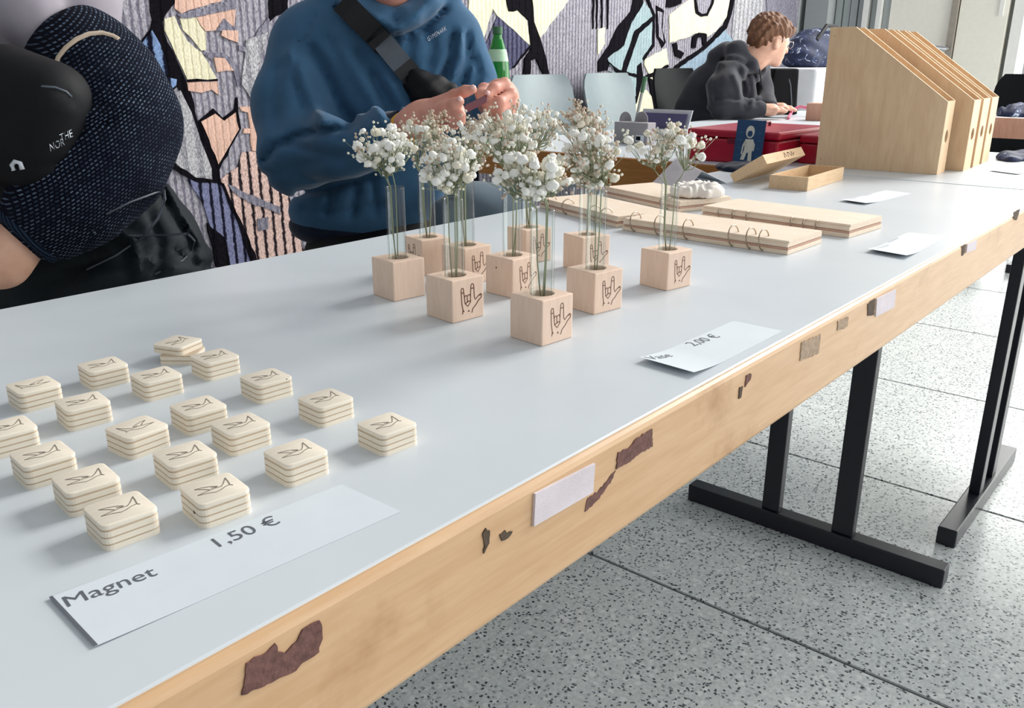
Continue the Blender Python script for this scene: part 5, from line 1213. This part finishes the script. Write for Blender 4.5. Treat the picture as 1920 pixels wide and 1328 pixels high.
def hoodgrey(p_):
    d = chain(p_, [(q_(150, -40, 1.42), 0.06), (q_(128, 20, 1.40), 0.062), (q_(84, 78, 1.37), 0.05)], 0.04)
    d = smin(d, chain(p_, [(q_(20, -50, 1.36), 0.055), (q_(50, 20, 1.32), 0.045), (q_(90, 100, 1.31), 0.026)], 0.03), 0.012)
    d = smin(d, ellip(p_, q_(20, 20, 1.42), (0.12, 0.10, 0.09), RB), 0.03)
    return d
lo, hi = bounds([q_(150, -50, 1.42), q_(84, 110, 1.3), q_(-80, -40, 1.42)], 0.1)
skin('hood', [(hoodgrey, lo, hi, 0.008)], M['grey_cloth'], pl, 'light grey hood and collar')
def cuffm(p_):
    a, b = q_(92, 408, 1.182), q_(44, 452, 1.16); ax = (b - a)/np.linalg.norm(b - a); d = capsule(p_, a, b, 0.052, 0.046); t_ = (p_ - a) @ ax; return smax(smax(d, t_ - np.linalg.norm(b - a), 0.006), -t_, 0.006)
lo, hi = bounds([q_(92, 408, 1.182), q_(44, 452, 1.16)], 0.08); skin('cuff', [(cuffm, lo, hi, 0.006)], M['cuff'], pl, 'ribbed navy cuff')
def lhand(p_):
    d = chain(p_, [(q_(60, 436, 1.17), 0.030), (q_(20, 470, 1.15), 0.029), (q_(0, 490, 1.145), 0.034)], 0.02)
    d = smin(d, ellip(p_, q_(-14, 488, 1.15), (0.045, 0.026, 0.036), RB), 0.02)
    fs = [[(q_(-50, 470, 1.15), .012), (q_(-90, 476, 1.155), .0105), (q_(-120, 490, 1.17), .009)], [(q_(-52, 486, 1.15), .012), (q_(-98, 496, 1.155), .0105), (q_(-128, 512, 1.17), .009)],
          [(q_(-48, 502, 1.15), .0115), (q_(-92, 516, 1.155), .010), (q_(-120, 530, 1.17), .0085)], [(q_(-40, 516, 1.15), .0105), (q_(-74, 532, 1.155), .009), (q_(-98, 544, 1.17), .0075)],
          [(q_(-6, 470, 1.14), .014), (q_(-34, 446, 1.13), .0115), (q_(-58, 440, 1.13), .009)]]
    return smin(d, fingers(p_, fs), 0.008)
def lbody(p_):
    d = ellip(p_, q_(-10, 260, 1.43), (0.13, 0.095, 0.24), RB); d = smin(d, chain(p_, [(s0, .045), (e0, .042), (w0, .03)], .03), .03)
    d = smin(d, chain(p_, [(q_(0, 40, 1.43), .06), (q_(0, -60, 1.42), .055)], .03), .03); return d
LH = q_(0, -160, 1.40)
def lhead(p_):
    d = ellip(p_, LH, (0.078, 0.098, 0.11), RB); d = smin(d, ellip(p_, LH - 0.07*ZZ - 0.035*F0, (.05, .055, .055), RB), .04); d = smin(d, capsule(p_, q_(0, -40, 1.42), LH - .06*ZZ, .055), .03)
    d = smin(d, capsule(p_, LH - F0*.09 + ZZ*.0, LH - F0*.112 - ZZ*.03, .009, .014), .015)
    for s in (-1, 1): d = smin(d, ellip(p_, LH + RT*.08*s - ZZ*.01, (.012, .02, .032), RB), .01)
    return d
lo1, hi1 = bounds([q_(60, 436, 1.17), q_(-130, 490, 1.15), q_(-100, 545, 1.16)], .05); lo2, hi2 = bounds([s0, e0, w0, q_(-10, 440, 1.43), q_(-10, 0, 1.43)], .16); lo3, hi3 = bounds([LH], .2)
skin('body', [(lhand, lo1, hi1, 0.004), (lbody, lo2, hi2, 0.014), (lhead, lo3, hi3, 0.009)], M['skin_fair'], pl)
def lhair(p_): return smax(ellip(p_, LH + .03*ZZ + F0*.012, (.092, .11, .105), RB), -ellip(p_, LH - F0*.09 - ZZ*.02, (.075, .06, .09), RB), .02)
skin('hair', [(lhair, lo3, hi3, 0.01)], M['hair'], pl)
for s_ in (-1, 1):
    ec = LH - F0*.084 + RT*.03*s_ + ZZ*.002; e_ = MB().ball(ec, .0115, 2).build('eye', M['card_light'], pl, smooth=True); MB().ball(ec - F0*.0085, .0048, 1).build('iris', M['hair'], e_, smooth=True)
MB().tube([LH - F0*.088 - ZZ*.062 + RT*x for x in (-.02, 0, .02)], [.003, .005, .003], 6).build('lips', M['nail'], pl, smooth=True)
# black chest bag of this person
def rbox(p, c, half, r, Rm):
    q = np.abs((p - c) @ Rm.T) - (np.array(half, np.float32) - r); return np.linalg.norm(np.maximum(q, 0), axis=1) + np.minimum(q.max(1), 0) - r
ca, sa = math.cos(-0.35), math.sin(-0.35)
RBT = np.stack([RT*ca + ZZ*sa, F0, -RT*sa + ZZ*ca]).astype(np.float32)
def cbag(p_):
    d = rbox(p_, q_(44, 226, 1.175), (0.078, 0.055, 0.088), 0.05, RBT)
    d = smin(d, rbox(p_, q_(-40, 300, 1.22), (0.12, 0.06, 0.11), 0.05, RBT), 0.012)
    d = smin(d, rbox(p_, q_(-10, 120, 1.24), (0.055, 0.03, 0.026), 0.018, RBT), 0.006)
    for pts, w, dp in (([(50,172),(90,164),(124,174),(146,200)], 5, .003), ([(10,300),(60,318),(120,306)], 6, .004)): d = fold(p_, d, pts, w, dp)
    return d
c_ = q_(20, 230, 1.23); skin('chest_bag', [(cbag, c_ - 0.25, c_ + 0.25, 0.007)], M['black_nylon'], pl, 'black chest bag with white lettering')
MB().tube([q_(x, y, onsdf(cbag, x, y, 1.0, 0.001)) for x, y in ((60, 168), (80, 162), (104, 164), (124, 172), (134, 182))], 0.0016, 6).build('piping', M['buckle'], pl, smooth=True)
def badge(txt, p0, p1, hgt):
    g = MB(); v, f = text_geo(txt); x0, x1 = v[:, 0].min(), v[:, 0].max(); pts = []
    for q in v:
        s = (q[0] - x0)/(x1 - x0); x = p0[0] + (p1[0]-p0[0])*s - q[1]*4; y = p0[1] + (p1[1]-p0[1])*s - q[1]*hgt; d = min(onsdf(cbag, x, y, 1.0, 0.002), onsdf(jumper, x, y, 1.0, 0.002)); pts.append(q_(x, y, d))
    g.add(pts, f); g.build('bag_lettering', M['white_print'], pl)
badge('THE', (114, 266), (137, 256), 20); badge('NOR', (95, 284), (122, 272), 20)
MB().tube([q_(x, y, onsdf(cbag, x, y, 1.0, 0.004)) for x, y in ((26, 320), (22, 310), (28, 303), (38, 306), (42, 318))], 0.003, 6).build('zip_pull', M['white_print'], pl, smooth=True)
# trousers with elastic cord
def ltrous(p_):
    d = chain(p_, [(q_(238, 440, 1.36), 0.098), (q_(262, 520, 1.34), 0.105), (q_(250, 640, 1.30), 0.10)], 0.04)
    d = smin(d, chain(p_, [(q_(120, 470, 1.38), 0.11), (q_(130, 640, 1.32), 0.10)], 0.04), 0.04); d = smin(d, ellip(p_, q_(20, 480, 1.42), (.17, .13, .12), RB), .05)
    d += 0.004*np.sin(p_ @ RT.astype(np.float32)*60 + 3*np.sin(p_[:, 2]*40))*np.sin(p_[:, 2]*50 + 1)
    for pts, w, dp in (([(300,350),(318,400),(352,440),(366,500)], 6, .010), ([(312,350),(340,400),(376,460)], 5, -.009), ([(190,440),(230,460),(244,520)], 8, .010), ([(214,430),(250,450),(262,510)], 6, -.009), ([(280,400),(300,450),(296,520)], 7, .009), ([(330,470),(350,490),(395,500)], 5, .008), ([(260,480),(300,500),(340,505)], 5, -.007), ([(130,500),(180,490),(230,500)], 7, .008)): d = fold(p_, d, pts, w, dp)
    return d
lo, hi = bounds([q_(260, 430, 1.36), q_(250, 640, 1.3), q_(-60, 480, 1.42)], 0.15); skin('trousers', [(ltrous, lo, hi, 0.0075)], M['trouser_nylon'], pl, 'black nylon trousers with elastic cord')
lk = [np.array([0.50, 1.28, 0.47], np.float32), np.array([0.72, 1.30, 0.47], np.float32)]
def lshin(p_):
    d = None
    for c in lk:
        e = chain(p_, [(c + np.array([0, .12, .08], np.float32), .085), (c, .075), (np.array([c[0], c[1] + .02, .1], np.float32), .055)], .03); d = e if d is None else smin(d, e, .03)
    return d
skin('trouser_legs', [(lshin, (0.36, 1.13, 0.04), (0.88, 1.55, 0.70), 0.014)], M['black_nylon'], pl)
for c in lk:
    def lshoe(p_, c=c):
        q = p_ - np.array([c[0], c[1] - .05, 0], np.float32); return smax(smin(ellip(q, (0, 0, .035), (.048, .135, .05)), ellip(q, (0, .07, .07), (.045, .055, .06)), .03), -q[:, 2], .004)
    skin('shoe', [(lshoe, (c[0]-.08, c[1]-.22, -.01), (c[0]+.08, c[1]+.12, .15), 0.009)], M['black_rubber'], pl)
c1 = [(199,402),(244,379),(290,362),(308,357),(309,375),(296,410),(271,443),(217,479),(163,506)]; c2 = [(176,436),(215,441),(253,443),(310,441),(352,438),(365,452),(360,470),(343,488),(290,515)]
for cc in (c1, c2): MB().tube([q_(x, y, min(onsdf(ltrous, x, y, 1.05, 0.004), onsdf(jumper, x, y, 1.0, 0.003) if y < 440 else 9)) for x, y in cc], 0.0016, 6).build('elastic_cord', M['buckle'], pl, smooth=True)
chair('dark shell chair behind the left person', (pl_[0] + 0.02, pl_[1] + 0.16, 0), -0.3, 0.80, M['chair_black'], 0.42, 'chairs behind the display table')

# ---- boy at the back table
DB = 4.3
pb_ = P(1330, 230, 4.45); pb = thing('person', 'boy with glasses in a charcoal hoodie, leaning on the back table and looking away', 'person', (pb_[0], pb_[1], 0))
b_ = lambda x, y, d=DB: P(x, y, d).astype(np.float32)
def bhood(p_):
    d = chain(p_, [(b_(1308, 208, 4.46), 0.115), (b_(1338, 172, 4.40), 0.125), (b_(1384, 136, 4.36), 0.105)], 0.06)
    d = smin(d, capsule(p_, b_(1374, 134, 4.24), b_(1412, 132, 4.50), 0.070), 0.05)
    d = smin(d, chain(p_, [(b_(1372, 136, 4.22), 0.076), (b_(1358, 172, 4.14), 0.078), (b_(1352, 194, 4.10), 0.066)], 0.05), 0.03)
    d = smin(d, chain(p_, [(b_(1352, 195, 4.10), 0.062), (b_(1395, 201, 4.10), 0.050), (b_(1424, 205, 4.10), 0.038)], 0.04), 0.03)
    d = smin(d, chain(p_, [(b_(1416, 136, 4.48), 0.07), (b_(1422, 172, 4.44), 0.065), (b_(1430, 194, 4.36), 0.054), (b_(1446, 203, 4.26), 0.038)], 0.04), 0.03)
    d = smin(d, chain(p_, [(b_(1362, 96, 4.36), 0.040), (b_(1380, 98, 4.27), 0.045), (b_(1408, 122, 4.23), 0.028), (b_(1420, 134, 4.25), 0.018)], 0.03), 0.02)
    d = smin(d, chain(p_, [(b_(1362, 96, 4.36), 0.040), (b_(1384, 96, 4.46), 0.045), (b_(1424, 122, 4.42), 0.028), (b_(1430, 132, 4.34), 0.018)], 0.03), 0.02)
    d = smin(d, ellip(p_, b_(1350, 106, 4.38), (0.060, 0.08, 0.045), RB), 0.03)
    d = smin(d, capsule(p_, b_(1392, 165, 4.30), b_(1398, 192, 4.30), 0.075, 0.07), 0.03)
    d = smax(d, -capsule(p_, b_(1414, 80, 4.33), b_(1408, 116, 4.33), 0.060), 0.02)
    for pts, w, dp in (([(1384,130),(1394,160),(1396,200)], 4, .03), ([(1402,140),(1408,165),(1404,196)], 3, .025), ([(1376,140),(1386,165),(1390,190)], 3, -.018), ([(1340,186),(1362,182),(1388,186)], 3, .018), ([(1345,198),(1372,192),(1396,196)], 2.5, -.012), ([(1320,170),(1328,196),(1345,212)], 4, .02), ([(1350,130),(1340,160),(1344,190)], 4, .02), ([(1414,140),(1420,170),(1416,196)], 3, .02), ([(1355,112),(1380,112),(1402,124)], 3, .02), ([(1290,200),(1310,205),(1340,214)], 3, .015)):
        d = fold(p_, d, pts, w*1.5, dp*0.7)
    return d
lo, hi = bounds([b_(1300, 220, 4.5), b_(1352, 200, 4.05), b_(1446, 207, 4.2), b_(1420, 85, 4.55)], 0.2); hi[2] = b_(1400, 62, 4.4)[2]
skin('hoodie', [(bhood, lo, hi, 0.0105)], M['charcoal'], pb, 'charcoal grey hoodie')
bh = b_(1442, 76, 4.33); FR = (RT*0.93 + F0*0.37).astype(np.float32); SD = np.cross(ZZ, FR).astype(np.float32)       # face direction
tilt = np.array([FR*0.97 - 0.20*ZZ, SD, ZZ*0.97 + 0.20*FR], np.float32); RH = tilt / np.linalg.norm(tilt, axis=1)[:, None]
hx_ = lambda f, s, u: (bh + RH[0]*f + RH[1]*s + RH[2]*u).astype(np.float32)
def bhead(p_):
    d = ellip(p_, hx_(0.0, 0, 0.028), (0.094, 0.074, 0.082), RH)
    d = smin(d, ellip(p_, hx_(0.044, 0, -0.035), (0.050, 0.054, 0.066), RH), 0.035)
    d = smin(d, ellip(p_, hx_(0.072, 0, -0.088), (0.020, 0.022, 0.018), RH), 0.025)
    d = smin(d, chain(p_, [(hx_(0.092, 0, 0.006), 0.008), (hx_(0.108, 0, -0.020), 0.0095), (hx_(0.112, 0, -0.028), 0.009)], 0.01), 0.012)
    d = smin(d, chain(p_, [(hx_(0.088, -.014, -0.055), 0.0075), (hx_(0.094, 0, -0.054), 0.009), (hx_(0.088, .014, -0.055), 0.0075)], 0.008), 0.007)
    d = smin(d, chain(p_, [(hx_(0.086, -.012, -0.065), 0.007), (hx_(0.092, 0, -0.066), 0.008), (hx_(0.086, .012, -0.065), 0.007)], 0.008), 0.006)
    for s in (-1, 1):
        d = smax(d, -ellip(p_, hx_(0.096, 0.030*s, 0.006), (0.012, 0.015, 0.009), RH), 0.012)
        d = smin(d, ellip(p_, hx_(-0.004, 0.073*s, -0.012), (0.019, 0.009, 0.032), RH), 0.008); d = smax(d, -ellip(p_, hx_(0.0, 0.083*s, -0.008), (0.010, 0.005, 0.018), RH), 0.005)
    d = smin(d, chain(p_, [(hx_(-0.015, 0, -0.05), 0.056), (b_(1412, 112, 4.33), 0.058), (b_(1403, 126, 4.33), 0.045)], 0.03), 0.03)
    return d
def btrunk(p_):
    d = chain(p_, [(b_(1400, 136, 4.34), .04), (b_(1345, 175, 4.41), .07), (b_(1312, 215, 4.46), .06)], .05)
    return smin(d, chain(p_, [(b_(1376, 138, 4.26), .04), (b_(1356, 196, 4.12), .034), (b_(1424, 207, 4.1), .026)], .03), .03)
def bhands(p_):
    d = None
    for (wx, wy, wd), (hx2, hy2, hd) in (((1424, 205, 4.10), (1448, 206, 4.10)), ((1446, 203, 4.26), (1466, 204, 4.24))):
        e = chain(p_, [(b_(wx, wy, wd), .026), (b_(hx2, hy2, hd), .028)], .02)
        fs = []
        for j in range(4):
            o = (j - 1.5)*0.018; L = (.9, 1, .95, .75)[j]; base = b_(hx2, hy2, hd) + F0*o; fs.append([(base, .0095), (base + RT*.035*L + ZZ*.006, .0088), (base + RT*.062*L - ZZ*.006, .0075)])
        tb = b_(hx2 - 6, hy2, hd) - F0*.022; fs.append([(tb, .011), (tb + RT*.025 - F0*.014, .0095), (tb + RT*.048 - F0*.008, .008)])
        e = smin(e, fingers(p_, fs), .008); d = e if d is None else smin(d, e, .004)
    return d
lo1, hi1 = bounds([bh, b_(1405, 120, 4.33)], .15); lo2, hi2 = bounds([b_(1402, 124, 4.34), b_(1312, 215, 4.43), b_(1424, 207, 4.1), b_(1352, 196, 4.08)], .14); lo3, hi3 = bounds([b_(1424, 207, 4.1), b_(1490, 208, 4.2), b_(1446, 206, 4.26)], .06)
skin('body', [(bhead, lo1, hi1, 0.006), (btrunk, lo2, hi2, 0.016), (bhands, lo3, hi3, 0.005)], M['skin_fair'], pb)
def bhair(p_):
    q = p_ - bh; f_, s_, u_ = q @ RH[0], q @ RH[1], q @ RH[2]
    d = ellip(p_, hx_(-0.006, 0, 0.042), (0.106, 0.084, 0.082), RH)
    d = smin(d, ellip(p_, hx_(-0.062, 0, 0.002), (0.040, 0.064, 0.056), RH), 0.03)
    d = smin(d, ellip(p_, hx_(0.070, 0, 0.062), (0.040, 0.062, 0.026), RH), 0.025)
    d += 0.0045*np.sin(s_*130 + 9*u_*10 + 3*np.sin(f_*40)) + 0.003*np.sin(f_*210 + u_*120)
    d = smax(d, -ellip(p_, hx_(0.085, 0, -0.035), (0.072, 0.12, 0.068), RH), 0.012)
    d = smax(d, -ellip(p_, hx_(0.012, 0, -0.075), (0.060, 0.12, 0.068), RH), 0.012)
    for s in (-1, 1): d = smax(d, -ellip(p_, hx_(0.0, 0.085*s, -0.016), (0.028, 0.026, 0.040), RH), 0.006)
    return d
skin('hair', [(bhair, lo1, hi1 + .03, 0.0055)], M['hair'], pb, 'tousled light brown hair')
g = MB()
for s in (-1, 1):
    g.tube([hx_(0.106 + 0.004*math.cos(a), 0.031*s + 0.022*math.cos(a), 0.002 + 0.017*math.sin(a)) for a in np.linspace(0, 6.283, 16, endpoint=False)], 0.0013, 5, True)
    g.tube([hx_(0.102, 0.054*s, 0.008), hx_(0.05, 0.078*s, 0.008), hx_(-0.005, 0.080*s, 0.006)], 0.0014, 5)
g.tube([hx_(0.108, -.009, .004), hx_(0.111, .009, .004)], 0.0013, 5); g.build('glasses', M['chrome'], pb, smooth=True, label='thin-rimmed glasses')
for s in (-1, 1): MB().ball(hx_(0.082, .030*s, .004), 0.0115, 2).build('eye', M['card_light'], pb, smooth=True)
MB().tube([b_(1424, 130, 4.2), b_(1427, 150, 4.18), b_(1428, 168, 4.17)], 0.003, 6).build('drawstring', M['black_cloth'], pb, smooth=True)
def btrous(p_):
    hp = np.array([pb_[0], pb_[1], 0.55], np.float32); d = ellip(p_, hp, (.18, .16, .13), RB)
    for o in (-.1, .1):
        kn = hp + np.array([0.1 + o, -0.42, -.04], np.float32); d = smin(d, chain(p_, [(hp + np.array([o, 0, 0], np.float32), .09), (kn, .07), (np.array([kn[0], kn[1] + .05, .09], np.float32), .055)], .03), .04)
    return d
skin('trousers', [(btrous, (pb_[0]-.4, pb_[1]-.75, .03), (pb_[0]+.45, pb_[1]+.25, .75), 0.018)], M['black_cloth'], pb)
